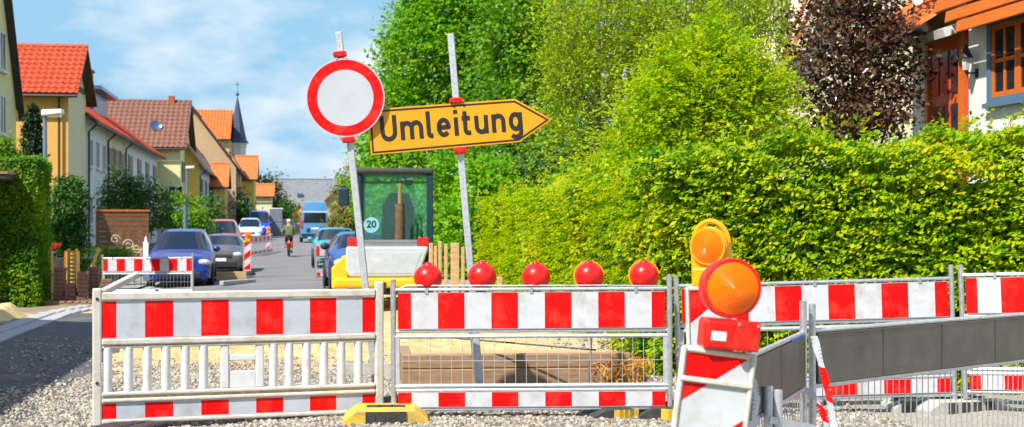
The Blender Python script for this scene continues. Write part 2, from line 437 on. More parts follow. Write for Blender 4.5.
def raw_mesh(name, v, loops, k, tint, m, parent=None):
    me = bpy.data.meshes.new(name); nf = len(loops)//k
    me.vertices.add(len(v)); me.vertices.foreach_set('co', v.astype(np.float32).ravel())
    me.loops.add(len(loops)); me.loops.foreach_set('vertex_index', loops.astype(np.int32))
    me.polygons.add(nf); me.polygons.foreach_set('loop_start', np.arange(0, nf*k, k, dtype=np.int32))
    me.update(calc_edges=True)
    at_ = me.attributes.new('tint', 'FLOAT', 'FACE'); at_.data.foreach_set('value', tint.astype(np.float32))
    me.materials.append(m); me.validate()
    o = bpy.data.objects.new(name, me); COL.objects.link(o)
    if parent: o.parent = parent
    return o
def tintmat(name, cols, rough=.9):
    m = leafmat(name, cols, 0.0, rough); return m
stone_m = tintmat('gravel_stone', [(.12,.105,.09), (.20,.175,.14), (.32,.29,.245), (.47,.44,.39), (.34,.25,.15)])
ez = lambda x, y: earth_z(x, y) - .012
near = lambda x, y: np.clip((15.4 - y + nz(x, y, 1.1))/2.2, 0.02, 1)
tag(gravel('gravel', 60000, (-2.0, 4.4), (9.2, 15.4), .005, .022, ez, stone_m, near), 'loose pale grey gravel around the barriers', 'gravel', kind='stuff')
sz = lambda x, y: np.full_like(x, .004)
tag(gravel('gravel_spill', 18000, (-3.5, -1.8), (9.4, 19.0), .005, .021, sz, stone_m, lambda x, y: np.clip((13.0+1.2*(x+2.6)-y+.5*nz(x,y,2))/.5, .10, 1)), 'loose gravel spilled over the asphalt in front of the shadow', 'gravel', kind='stuff')

# road, patch, pavements, kerb
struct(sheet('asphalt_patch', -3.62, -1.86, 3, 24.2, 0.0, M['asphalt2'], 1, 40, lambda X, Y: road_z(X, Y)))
struct(sheet('road', -3.62, 2.75, 30.4, 175, 0.0, M['asphalt'], 12, 160, road_z))
struct(sheet('pavement', -5.2, -4.14, 31, 175, 0.09, M['pave'], 2, 160, road_z))
struct(sheet('pavement_right', 2.95, 4.6, 31, 175, 0.09, M['pave'], 2, 160, road_z))
kb = bpy.data.objects.new('kerb', None); COL.objects.link(kb); struct(kb)
st = MB(); st.box((0,0,0),(.245,.99,.10)); k0 = st.build('kerb_stone', M['kerb'], kb, bevel=.012)
k0.location = (-3.88, 5, -.083)
st = MB(); st.box((0,0,0),(.25,.99,.17)); k1 = st.build('kerb_stone', M['kerb'], kb, bevel=.015)
k1.location = (-4.14, 5, -.135)
for i in range(1, 60):
    for src in (k0, k1):
        c = src.copy(); COL.objects.link(c); c.location = src.location + Vector((random.uniform(-.004,.004), i*1.0, random.uniform(-.004,.004)+RZ(-3.9, 5.5+i)))
kr = MB(); kl = MB()
for k_ in range(36):
    ya_ = 31+k_*4; za_, zb_ = RZ(2.85, ya_+2), RZ(-3.9, ya_+2)
    kr.box((2.75,ya_,za_-.3),(2.95,ya_+3.99,za_+.10))
    if ya_ > 64: kl.box((-4.14,ya_,zb_-.3),(-3.62,ya_+3.99,zb_+.10))
struct(kr.build('kerb_right', M['kerb']))['kind'] = 'structure'; struct(kl.build('kerb_far', M['kerb']))

# ------------------------------------------------------------------ foliage
def leaves(name, c, n, size, tint, m, parent, aspect=.55, fold=.18, droop=0.0):
    N = len(c)
    n = n/np.linalg.norm(n, axis=1, keepdims=True)
    r = rng.normal(size=(N,3)); r[:,2] -= droop
    a = r - n*np.sum(r*n, 1, keepdims=True); a /= np.linalg.norm(a, axis=1, keepdims=True)+1e-9
    b = np.cross(n, a); L = size[:,None]
    v = np.stack([c-a*L*.5, c+b*L*aspect*.5-n*L*fold*.5+a*L*.03, c+a*L*.5-n*L*.08, c-b*L*aspect*.5-n*L*fold*.5+a*L*.03], 1).reshape(-1,3)
    i = (np.arange(N)*4)[:,None]
    lp = np.concatenate([i+0,i+1,i+2, i+0,i+2,i+3], 1).reshape(-1)
    o = raw_mesh(name, v, lp, 3, np.repeat(tint, 2), m, parent)
    o['kind'] = 'stuff'
    return o
def lobes_leaves(lobes, nclump, per, spread, outer=.55):
    lobes = np.array(lobes, float); w = lobes[:,3]*lobes[:,4] + lobes[:,4]*lobes[:,5] + lobes[:,3]*lobes[:,5]
    k = rng.choice(len(lobes), nclump, p=w/w.sum())
    d = rng.normal(size=(nclump,3)); d /= np.linalg.norm(d, axis=1, keepdims=True)
    rad = (outer + (1.04-outer)*rng.random(nclump)**.6)[:,None]
    cc = lobes[k,:3] + d*lobes[k,3:6]*rad
    q = rng.normal(size=(nclump,per,3))*spread*rng.uniform(.6,1.4,(nclump,1,1)); q[...,2] *= .7
    c = (cc[:,None] + q).reshape(-1,3)
    nn = np.repeat(d, per, 0)*.35 + np.array(sund)*.6 + np.array([0,0,.15]) + rng.normal(size=(nclump*per,3))*.55
    ct = np.repeat(rng.random(nclump), per)
    return c, nn, np.clip(ct*.6 + rng.random(nclump*per)*.4, 0, 1)
def sprays(t, lobes, n, length, per, size, m, start=.7, droop=.35, name='sprays'):
    lobes = np.array(lobes, float); w = lobes[:,3]*lobes[:,5]
    k = rng.choice(len(lobes), n, p=w/w.sum())
    d = rng.normal(size=(n,3)); d[:,2] += .25; d /= np.linalg.norm(d, axis=1, keepdims=True)
    p0 = lobes[k,:3] + d*lobes[k,3:6]*(start+(1.05-start)*rng.random((n,1)))
    L = length*rng.uniform(.5,1.4,(n,1)); g = d + rng.normal(size=(n,3))*.45 + np.array([-.1,-.1,.15]); g /= np.linalg.norm(g, axis=1, keepdims=True)
    side = np.cross(g, np.array([0,0,1.0])); side /= np.linalg.norm(side, axis=1, keepdims=True)+1e-6
    cs, ns, ts = [], [], []
    base_t = rng.random(n)
    for q in range(per):
        u = (q+.5)/per; sg = 1 if q % 2 else -1
        p = p0 + g*L*u + np.array([0,0,-1.0])*L*droop*u*u + side*sg*size*.45*(1.1-.5*u)
        cs.append(p + rng.normal(size=(n,3))*size*.12); ns.append(np.cross(side, g)*np.sign(np.cross(side, g)[:,2:3])*.8 + np.array(sund)*.35 + rng.normal(size=(n,3))*.28)
        ts.append(np.clip(base_t*.55 + u*.35 + rng.random(n)*.2, 0, 1))
    c = np.concatenate(cs); keep = c[:,2] > .05
    leaves(name, c[keep], np.concatenate(ns)[keep], size*rng.uniform(.6,1.3,keep.sum()), np.concatenate(ts)[keep], m, t)
def tree(name, label, cat, base, lobes, nclump, per, spread, leaf, m, trunk_r=.16, trunk_h=2.5, group=None, droop=0, outer=.5, limbs=7, barkm='bark'):
    base = Vector(base)
    t = thing(name, label, cat, base, 0, group)
    lob = [tuple(l) for l in lobes]
    c, n, ti = lobes_leaves(lob, nclump, per, spread, outer)
    keep = c[:,2] > .05; c, n, ti = c[keep], n[keep], ti[keep]
    leaves('crown', c, n, leaf*rng.uniform(.7,1.3,len(c)), ti, m, t, droop=droop)
    mb = MB()
    if trunk_r > 0:
        top = Vector(lob[0][:3])
        mid = Vector((random.uniform(-.15,.15), random.uniform(-.15,.15), trunk_h))
        mb.path([(0,0,-.1),(0,0,.3),mid,mid.lerp(top,.6),top+Vector((0,0,lob[0][5]*.5))], [trunk_r*1.35,trunk_r,trunk_r*.75,trunk_r*.5,trunk_r*.15], 8)
        for i in range(limbs):
            l = lob[i % len(lob)]
            p0 = mid.lerp(top, random.uniform(0,.6)); a = random.uniform(0,6.28)
            e = Vector(l[:3]) + Vector((math.cos(a)*l[3]*.75, math.sin(a)*l[4]*.75, random.uniform(0,.6)*l[5]))
            mb.path([p0, p0.lerp(e,.5)+Vector((0,0,.2)), e], [trunk_r*.45,trunk_r*.25,trunk_r*.07], 6)
        mb.build('trunk', M[barkm], t, smooth=True)
    else:
        for i in range(limbs):
            l = lob[i % len(lob)]; a = random.uniform(0,6.28)
            e = Vector(l[:3]) + Vector((math.cos(a)*l[3]*.6, math.sin(a)*l[4]*.6, random.uniform(-.2,.6)*l[5]))
            mb.path([(random.uniform(-.15,.15),random.uniform(-.15,.15),-.05), Vector((0,0,.3)).lerp(e,.4), e], [.03,.022,.008], 5)
        mb.build('stem', M[barkm], t, smooth=True)
    return t
def hedge(name, label, x0, x1, y0, y1, h, dens, size, m, faces, group=None, bump=.16, sprig=1.0, zf=None, hx=None):
    t = thing(name, label, 'hedge', ((x0+x1)/2, y0, 0), 0, group)
    ox, oy = (x0+x1)/2, y0
    cs, ns = [], []
    hh = (lambda y: np.full_like(y, h)) if zf is None else zf
    HT = (lambda x, y: hx(x)) if hx else (lambda x, y: hh(y))
    def put(x, y, z, nrm, b):
        k = nz(x*1.1+z*1.3+y*.3, y*1.1-z*1.9+x*.4, 1.4)*bump + nz(y*2.3+x*1.7, z*2.9+x-y*.5, 2.0)*bump*.6
        dep = -rng.exponential(.07, len(x)) + k + rng.random(len(x))*.05
        p = np.stack([x, y, z], -1) + np.array(nrm)*dep[:,None]
        cs.append(p); ns.append(np.array(nrm)*.35 + np.array(sund)*1.05 + rng.normal(size=(len(x),3))*.5)
    def dcount(area): return int(area*dens)
    if 'W' in faces or 'E' in faces:
        for key, X, nr in (('W', x0, (-1,0,0)), ('E', x1, (1,0,0))):
            if key not in faces: continue
            N = dcount((y1-y0)*h); u = rng.random(N)
            y = y0 + (y1-y0)*u; z = .04 + rng.random(N)*(hh(y)-.04)
            put(np.full(N, X), y, z, nr, 0)
    if 'S' in faces:
        N = dcount((x1-x0)*h); x = rng.uniform(x0, x1, N); put(x, np.full(N, y0), .04+rng.random(N)*(HT(x,np.full(N,y0))-.04), (0,-1,0), 0)
    if 'N' in faces:
        N = dcount((x1-x0)*h); x = rng.uniform(x0, x1, N); put(x, np.full(N, y1), .04+rng.random(N)*(hh(np.full(N,y1))-.04), (0,1,0), 0)
    N = dcount((x1-x0)*(y1-y0)); x = rng.uniform(x0, x1, N); y = rng.uniform(y0, y1, N); put(x, y, HT(x,y), (0,0,1), 0)
    # shoots standing up out of the top
    S = int((y1-y0)*(x1-x0)*14*sprig)
    if S:
        sx_, sy_ = rng.uniform(x0, x1, S), rng.uniform(y0, y1, S); sh = rng.uniform(.08, .34, S)
        lx = rng.normal(size=(S,2))*.12
        for q in np.linspace(.15, 1, 8):
            p = np.stack([sx_+lx[:,0]*q, sy_+lx[:,1]*q, HT(sx_,sy_)+sh*q], -1) + rng.normal(size=(S,3))*.018
            cs.append(p); ns.append(rng.normal(size=(S,3))*.7+np.array([-.2,-.2,.5]))
    c = np.concatenate(cs); n = np.concatenate(ns)
    ti = np.clip(.5+.28*nz(c[:,1]*1.2, c[:,2]*2+c[:,0], 1.6) + rng.normal(size=len(c))*.22, 0, 1)
    c = c - np.array([ox, oy, 0])
    leaves('foliage', c, n, size*rng.uniform(.5,1.5,len(c)), ti, m, t)
    # opaque dark core boxes filling the hedge behind its leaves
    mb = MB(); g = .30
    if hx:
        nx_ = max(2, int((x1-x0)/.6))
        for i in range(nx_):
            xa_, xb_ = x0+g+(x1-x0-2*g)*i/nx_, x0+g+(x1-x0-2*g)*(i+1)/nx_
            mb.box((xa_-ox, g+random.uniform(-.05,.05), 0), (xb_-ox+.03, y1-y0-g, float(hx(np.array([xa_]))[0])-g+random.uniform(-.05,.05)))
        mb.build('dark_core', M['darkcore'], t)
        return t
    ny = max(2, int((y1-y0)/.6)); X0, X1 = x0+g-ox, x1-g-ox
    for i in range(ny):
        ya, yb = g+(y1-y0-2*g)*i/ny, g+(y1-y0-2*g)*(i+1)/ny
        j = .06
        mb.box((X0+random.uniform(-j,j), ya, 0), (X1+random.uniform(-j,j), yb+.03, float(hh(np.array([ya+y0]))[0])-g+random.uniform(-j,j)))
    mb.build('dark_core', M['darkcore'], t)
    return t

LM = dict(
    hedge=leafmat('hornbeam_leaf', [(.03,.15,.002), (.13,.32,.002), (.31,.48,.002), (.54,.62,.004), (.62,.50,.008)], .55),
    shrub=leafmat('yellow_green_leaf', [(.10,.28,.002), (.24,.44,.002), (.44,.56,.002), (.58,.62,.004)], .55),
    maple=leafmat('maple_leaf', [(.03,.15,.003), (.10,.33,.004), (.24,.48,.005), (.44,.60,.006)], .5),
    ash=leafmat('ash_leaf', [(.02,.085,.003), (.065,.21,.004), (.15,.34,.006), (.32,.46,.008)], .42),
    birch=leafmat('birch_leaf', [(.10,.22,.004), (.24,.38,.005), (.40,.50,.008), (.55,.56,.01)], .4),
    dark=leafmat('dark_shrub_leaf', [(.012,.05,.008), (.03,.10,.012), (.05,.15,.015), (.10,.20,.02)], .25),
    lefthedge=leafmat('privet_leaf', [(.03,.12,.005), (.07,.21,.006), (.15,.31,.008), (.32,.46,.01)], .4),
    cypress=leafmat('cypress_leaf', [(.012,.03,.012), (.02,.05,.018), (.04,.08,.02)], .15),
    copper=leafmat('copper_beech_leaf', [(.020,.010,.008), (.045,.019,.013), (.085,.040,.024), (.16,.09,.05), (.07,.08,.02)], .18, .16),
    olive=leafmat('olive_leaf', [(.06,.09,.015), (.14,.15,.025), (.24,.22,.03), (.28,.20,.05)], .35),
    bright=leafmat('bright_bush_leaf', [(.06,.17,.008), (.14,.28,.008), (.28,.40,.01)], .4),
    drygrass=leafmat('dry_grass', [(.52,.17,.015), (.62,.26,.03), (.66,.42,.10), (.30,.36,.03)], .3),
    geranium=leafmat('red_flower', [(.5,.02,.02), (.7,.03,.02), (.08,.18,.02)], .3),
)

# --- right side: long hornbeam hedge, shrub and trees over it
hx0 = onG(640, 377); HXA = hx0.x + .05; HYC = 12.75
cB = Vector((HXA+.02, HYC, 0)); eB = gat(1075, 11.75); eB = cB + (eB-cB)*1.5
hb = hedge('hornbeam_hedge', 'broad yellow-green hornbeam hedge filling the right side behind the barriers', 0, (eB-cB).length, 0, 1.3, 2.1, 3300, .060, LM['hedge'], 'SW', bump=.13,
      zf=None, hx=lambda x: 1.99 + .082*x + .11*nz(x*2.1, x*.7, 1.0) + .14*np.exp(-((x-1.0)/.6)**2), sprig=2.2)
ang_ = math.atan2(eB.y-cB.y, eB.x-cB.x); Lb_ = (eB-cB).length
hb.location = cB + Vector((math.cos(ang_), math.sin(ang_), 0))*Lb_/2; hb.rotation_euler = (0,0,ang_)
ha = hedge('hornbeam_hedge', 'yellow-green hornbeam hedge running back along the street behind the red ball lamps', HXA, HXA+1.2, HYC+.2, 24.6, 1.98, 2500, .062, LM['hedge'], 'WN', bump=.14,
      zf=lambda y: 2.0 + .10*nz(y*1.6, y*.3, 1.0) - .012*(y-13), sprig=2.0)

def hedge_sprays(t, n, x0, x1, z1, y, size, m):           # short layered shoots standing out of the clipped front (local axes, front towards -y)
    p = np.stack([rng.uniform(x0,x1,n), np.full(n,y)+rng.uniform(-.04,.06,n), .1+rng.random(n)*(z1-.1)], -1)
    g = np.stack([rng.normal(size=n)*.6, -np.abs(rng.normal(size=n))*.6-.35, rng.normal(size=n)*.3+.2], -1); g /= np.linalg.norm(g, axis=1, keepdims=True)
    side = np.cross(g, np.array([0,0,1.0])); side /= np.linalg.norm(side, axis=1, keepdims=True)
    L = rng.uniform(.10,.26,(n,1)); cs, ns, ts = [], [], []; bt = rng.random(n)
    for q in range(7):
        u = (q+.5)/7; sg = 1 if q % 2 else -1
        cs.append(p + g*L*u - np.array([0,0,1.0])*L*.3*u*u + side*sg*size*.42); ns.append(np.array([-.35,-.5,.8])+rng.normal(size=(n,3))*.3); ts.append(np.clip(bt*.4+u*.45+rng.random(n)*.15,0,1))
    c = np.concatenate(cs)
    return leaves('shoots', c, np.concatenate(ns), size*rng.uniform(.6,1.2,len(c)), np.concatenate(ts), m, t)
hedge_sprays(hb, 2600, -Lb_/2, Lb_/2, 2.15, -.03, .062, LM['hedge'])
hedge_sprays(ha, 2600, -11.6, -.1, 1.95, -.63, .066, LM['hedge']).rotation_euler = (0,0,R(-90))

def ell(px, py, d, wpx, hpx, dep=None, base=(0,0,0)):    # crown lobe seen at a pixel, d metres off
    p = at(px, py, d); s = FPX/d
    return (p.x-base[0], p.y-base[1], p.z-base[2], wpx/2/s, (dep if dep else wpx/2/s), hpx/2/s)

b = gat(700, 16.8)
SL = [ell(700,110,16.8,120,110,.9,b), ell(655,130,16.6,70,80,.7,b), ell(745,125,16.8,70,110,.8,b), ell(690,70,16.9,70,56,.6,b), ell(730,58,16.9,50,44,.5,b), ell(635,160,16.4,70,50,.6,b), ell(610,183,16,70,36,.6,b), ell(768,95,16.8,34,60,.5,b), ell(668,92,16.7,50,40,.5,b), ell(705,40,16.9,30,30,.35,b)]
t = tree('yellow_green_shrub', 'tall airy yellow-green shrub rising above the hornbeam hedge', 'shrub', b, SL, 900, 18, .12, .062, LM['shrub'], trunk_r=.08, trunk_h=1.0, outer=.35, droop=.2)
sprays(t, SL, 1900, .42, 12, .066, LM['shrub'])
b = gat(440, 58)
mt_ = tree('maple_tree', 'large bright green maple tree overhanging the street above the digger', 'tree', b,
     [ell(462,70,58,150,200,3.2,b), ell(418,62,57,84,110,2.0,b), ell(398,122,56,64,90,1.6,b), ell(452,0,58,110,110,2.4,b), ell(505,40,58,120,150,2.5,b), ell(400,165,55,70,70,1.5,b), ell(372,150,56,36,60,1.0,b)], 1900, 22, .34, .21, LM['maple'], trunk_r=.28, trunk_h=3.5)
ML = [ell(455,70,58,150,180,3.0,b), ell(418,62,57,84,110,2.0,b), ell(398,122,56,64,90,1.6,b), ell(452,0,58,110,110,2.4,b), ell(505,40,58,120,150,2.5,b), ell(376,155,56,36,60,1.0,b)]
sprays(mt_, ML, 1300, .7, 9, .2, LM['maple'])
b = gat(520, 46)
tree('ash_tree', 'darker green ash tree behind the pointed detour sign', 'tree', b,
     [ell(525,90,46,110,150,2.0,b), ell(560,40,46,100,120,1.8,b), ell(500,150,45,80,80,1.3,b), ell(555,140,45,90,90,1.5,b), ell(515,20,46,80,90,1.5,b)], 1100, 20, .26, .17, LM['ash'], trunk_r=.2, trunk_h=2.6)
b = gat(478, 37)
tree('walnut_shrub', 'leafy green walnut bush at the far end of the hedge', 'shrub', b,
     [ell(478,200,37,60,70,.9,b), ell(460,235,36,50,80,.8,b), ell(495,180,38,50,50,.8,b), ell(448,180,38,40,60,.8,b), ell(470,265,36,60,50,.8,b)], 700, 16, .15, .14, LM['maple'], trunk_r=0, limbs=9, droop=.5)
b = gat(590, 34)
t = tree('birch_tree', 'weeping silver birch with fine drooping foliage right of the detour sign', 'tree', b,
     [ell(600,20,34,120,100,1.4,b), ell(660,0,34,150,70,1.6,b), ell(570,90,33.5,60,110,1.0,b), ell(730,10,33,110,70,1.3,b)], 500, 14, .22, .09, LM['birch'], trunk_r=.13, trunk_h=3.2)
# hanging twigs of the birch
sprays(t, [ell(600,30,33.5,130,120,1.4,b), ell(570,95,33.5,70,110,1.0,b), ell(690,10,33.5,170,80,1.6,b), ell(555,150,33.5,50,60,.8,b)], 1300, .7, 10, .085, LM['birch'], droop=.9)
strand = MB(); cc, nn = [], []
for i in range(700):
    px = random.choice([random.uniform(545,650), random.uniform(600,790), random.uniform(690,790)]); py = random.uniform(-40, 90 if px < 640 else 30)
    p = at(px, py, 34 + random.uniform(-1.4, 1.2)) - Vector((b.x, b.y, 0)); L = random.uniform(.8, 2.0)
    q = p + Vector((random.uniform(-.12,.12), random.uniform(-.1,.1), -L))
    if i % 3 == 0: strand.path([p, p.lerp(q,.5)+Vector((.04,0,0)), q], [.008,.006,.003], 4, 0, False)
    k = int(L*22)
    tt = rng.random(k)[:,None]
    cc.append(np.array(p)*(1-tt)+np.array(q)*tt + rng.normal(size=(k,3))*.05)
    nn.append(rng.normal(size=(k,3))+np.array([-.3,-.3,.3]))
cc = np.concatenate(cc); nn = np.concatenate(nn)
leaves('hanging_foliage', cc, nn, .075*rng.uniform(.7,1.3,len(cc)), rng.random(len(cc)), LM['birch'], t, droop=1.5)
strand.build('hanging_twigs', M['bark'], t)
b = gat(855, 19.6)
tree('copper_beech', 'dark purple copper-leaved tree in front of the white house', 'tree', b,
     [ell(850,55,19.6,90,120,.8,b), ell(820,40,19.4,60,70,.6,b), ell(812,85,19.4,44,50,.5,b), ell(885,48,19.6,60,70,.6,b), ell(893,95,19.6,44,50,.5,b), ell(850,110,19.3,100,44,.7,b), ell(835,-5,19.6,80,60,.7,b), ell(880,5,19.6,60,60,.6,b), ell(845,-45,19.6,80,70,.7,b), ell(912,70,19.6,26,30,.3,b), ell(800,10,19.6,26,40,.3,b), ell(835,128,19.3,80,36,.6,b), ell(880,122,19.4,60,36,.5,b)], 820, 13, .15, .09, LM['copper'], trunk_r=.07, trunk_h=1.4, outer=.15, limbs=14)
# bush mass behind the digger and far right side of the street
b = gat(350, 62)
tree('olive_bush', 'olive and brown bush at the roadside left of the digger cab', 'bush', b, [ell(350,200,62,34,60,1.0,b), ell(342,225,61,26,34,.8,b), ell(356,180,62,24,40,.8,b)], 260, 16, .2, .16, LM['olive'], trunk_r=0)
b = gat(385, 47)
tree('roadside_bush', 'broad green bush behind the digger cab', 'bush', b, [ell(385,215,47,60,60,1.2,b), ell(415,220,46,60,70,1.2,b), ell(440,215,45,50,90,1.1,b), ell(365,190,48,40,50,1.0,b)], 520, 16, .2, .15, LM['maple'], trunk_r=0)
b = gat(620, 52)
tree('garden_tree', 'tall dark green garden tree filling the gap behind the birch', 'tree', b, [ell(620,90,52,190,200,3,b), ell(700,60,50,160,160,2.6,b), ell(600,0,52,180,140,3,b), ell(745,40,48,110,150,2.0,b)], 900, 18, .34, .22, LM['ash'], trunk_r=.25, trunk_h=3)

b = gat(560, 40)
tree('shade_toned_bush', 'bush behind the hedge below the birch, leaves coloured dark to give the shadow under the trees', 'bush', b, [ell(560,175,40,110,60,1.2,b), ell(600,160,40,80,80,1.2,b), ell(530,190,39,60,50,1.0,b), ell(640,190,38,90,60,1.0,b)], 650, 16, .2, .16, LM['dark'], trunk_r=0)  # fills the gap; dark leaf colour stands for the shadow under the trees
# --- left side
ph_ = hedge('privet_hedge', 'tall clipped dark green hedge at the left edge with bright top', -9.0, -4.95, 28.4, 29.7, 2.98, 2000, .065, LM['lefthedge'], 'ES', bump=.05, sprig=.3)
b = gat(68, 35)
tree('round_shrub', 'rounded dark green clipped shrub right of the tall left hedge', 'shrub', b, [ell(68,205,35,36,60,.7,b), ell(66,235,35,40,50,.7,b), ell(62,258,34.6,36,40,.6,b)], 900, 14, .07, .09, LM['dark'], trunk_r=0)
bh_ = hedge('box_hedge', 'low clipped bright green hedge beside the wooden racks', -6.1, -4.75, 35.6, 37.4, 1.12, 900, .05, LM['lefthedge'], 'ES', bump=.05, sprig=.2)
ph_.location.z = -.22; bh_.location.z = -.22
c0 = onX(33, 160, -6.9); 
tree('cypress', 'slim dark cypress standing before the ochre house', 'tree', (c0.x, c0.y, 0), [(0,0,2.2,.36,.36,1.6),(0,0,3.2,.28,.28,1.3),(0,0,4.0,.17,.17,.8),(0,0,1.2,.38,.38,1.1)], 1500, 14, .05, .10, LM['cypress'], trunk_r=.05, trunk_h=1, outer=.6)
b = gat(135, 50)
tree('dark_bush', 'large dark green bush behind the brown board fence', 'bush', b, [ell(125,203,50,55,56,1.1,b), ell(150,208,50,50,50,1.0,b), ell(118,188,50,30,40,.8,b), ell(140,188,50,34,30,.7,b)], 520, 15, .13, .11, LM['dark'], trunk_r=0, limbs=10)
for i, (px, py, d, w, h, k, lab) in enumerate([
    (182,210,72,36,34,'bright','sunlit bright green bush below the pale yellow house'),
    (205,212,92,40,36,'dark','dark green front-garden bush above the orange car roof'),
    (190,222,70,34,24,'lefthedge','low green bush behind the blue car roof'),
    (232,207,125,34,36,'dark','dark bush below the grey balcony'),
    (250,206,158,26,34,'bright','light green bush left of the church tower end of the street'),
    (268,196,163,24,44,'olive','olive roadside tree before the grey slate roof'),
    (272,212,160,28,24,'dark','dark bush behind the blue van'),
    (284,214,168,20,20,'bright','small bright bush left of the cyclist'),
    (5,150,33,14,26,'bright','bright bush growing over the tall left hedge by the frame edge')]):
    b = gat(px, d)
    tree('garden_bush', lab, 'bush', b, [ell(px,py,d,w,h,None,b), ell(px-w*.25,py+h*.25,d,w*.7,h*.7,None,b), ell(px+w*.25,py+h*.3,d,w*.7,h*.6,None,b)], 170, 14, .004*d*.9, .0026*d, LM[k], trunk_r=0, limbs=4, group='front-garden bushes along the left side')
# ------------------------------------------------------------------ houses
M['soffit'] = mat('dark_stained_soffit', (.10,.045,.022), (.07,.03,.015), 5, .7)
def tiled(nu, nv, tw, tl, mats_):                        # roof tiles as real waves, u along the eave, v up the slope
    vs, fs = [], []
    prof = [(0,0),(.18,.6),(.38,1),(.6,.6),(.8,.05),(1,0)]
    for j in range(nv):
        for i in range(nu):
            o = len(vs); h = .16*tw
            for (v, lift) in ((j*tl-.02, .035), ((j+1)*tl, .0)):
                for (u, a) in prof: vs.append(((i+u)*tw, v, a*h*1.3 + lift))
            for k in range(5): fs.append((o+k, o+k+1, o+k+7, o+k+6))
            o2 = len(vs)
            for (u, a) in prof: vs.append(((i+u)*tw, j*tl-.02, -.01))
            for k in range(5): fs.append((o2+k, o2+k+1, o+k+1, o+k))
    return vs, fs
def slope(parent, name, a, b, c, m, tw=.25, tl=.36, thick=.10, tiles=True):   # a eave start, b eave end, c ridge start
    a, b, c = Vector(a), Vector(b), Vector(c)
    u = (b-a).normalized(); v = (c-a) - u*(c-a).dot(u); vl = v.length; v.normalize(); n = u.cross(v)
    if n.z < 0: n = -n
    L = (b-a).length
    mm = Matrix(((u.x,v.x,n.x,a.x),(u.y,v.y,n.y,a.y),(u.z,v.z,n.z,a.z),(0,0,0,1)))
    mb = MB(); mb.box((0,0,-thick),(L,vl,0), [1,0,0,0,0,0], mm)
    o = mb.build(name, [m if not tiles else M['gutter'], M['soffit']], parent)
    if tiles:
        nu, nv = max(1,int(L/tw)), max(1,int(vl/tl))
        vs, fs = tiled(nu, nv, L/nu, vl/nv, m)
        t = MB(); t.add(vs, fs, 0, mm); q = t.build('tiles', m, o, smooth=True); q['kind'] = 'stuff'
    return o
def window(parent, M0, w, h, framem, glassm='glass', bars=(1,0), sill=True, shutters=None):
    # M0: local frame, x across, z up, -y out of the wall; origin lower left
    f = MB(); t = .07
    f.box((0,-.05,0),(w,.02,t),0,M0); f.box((0,-.05,h-t),(w,.02,h),0,M0); f.box((0,-.05,t),(t,.02,h-t),0,M0); f.box((w-t,-.05,t),(w,.02,h-t),0,M0)
    for i in range(bars[0]):
        x = w*(i+1)/(bars[0]+1); f.box((x-.035,-.045,t),(x+.035,.02,h-t),0,M0)
    for i in range(bars[1]):
        z = h*(i+1)/(bars[1]+1); f.box((t,-.04,z-.02),(w-t,.02,z+.02),0,M0)
    fo = f.build('window', framem, parent)
    g = MB(); g.box((t*.5,-.02,t*.5),(w-t*.5,-.01,h-t*.5),0,M0); g.build('pane', M[glassm], fo)
    if sill:
        q = MB(); q.box((-.06,-.14,-.06),(w+.06,-.0,0),0,M0); q.build('sill', framem, fo)
    if shutters:
        for x0, x1 in ((-.5*w-.02,-.02),(w+.02,1.5*w+.02)):
            q = MB(); q.box((x0,-.06,0),(x1,-.02,h),0,M0); q.build('shutter', shutters, fo)
    return fo
def Mx(X, Y, Z): return Matrix(((0,-1,0,X),(1,0,0,Y),(0,0,1,Z),(0,0,0,1)))           # on a wall facing +X: x runs along +Y
def My(X, Y, Z): return Matrix.Translation((X,Y,Z))                                    # on a wall facing -Y
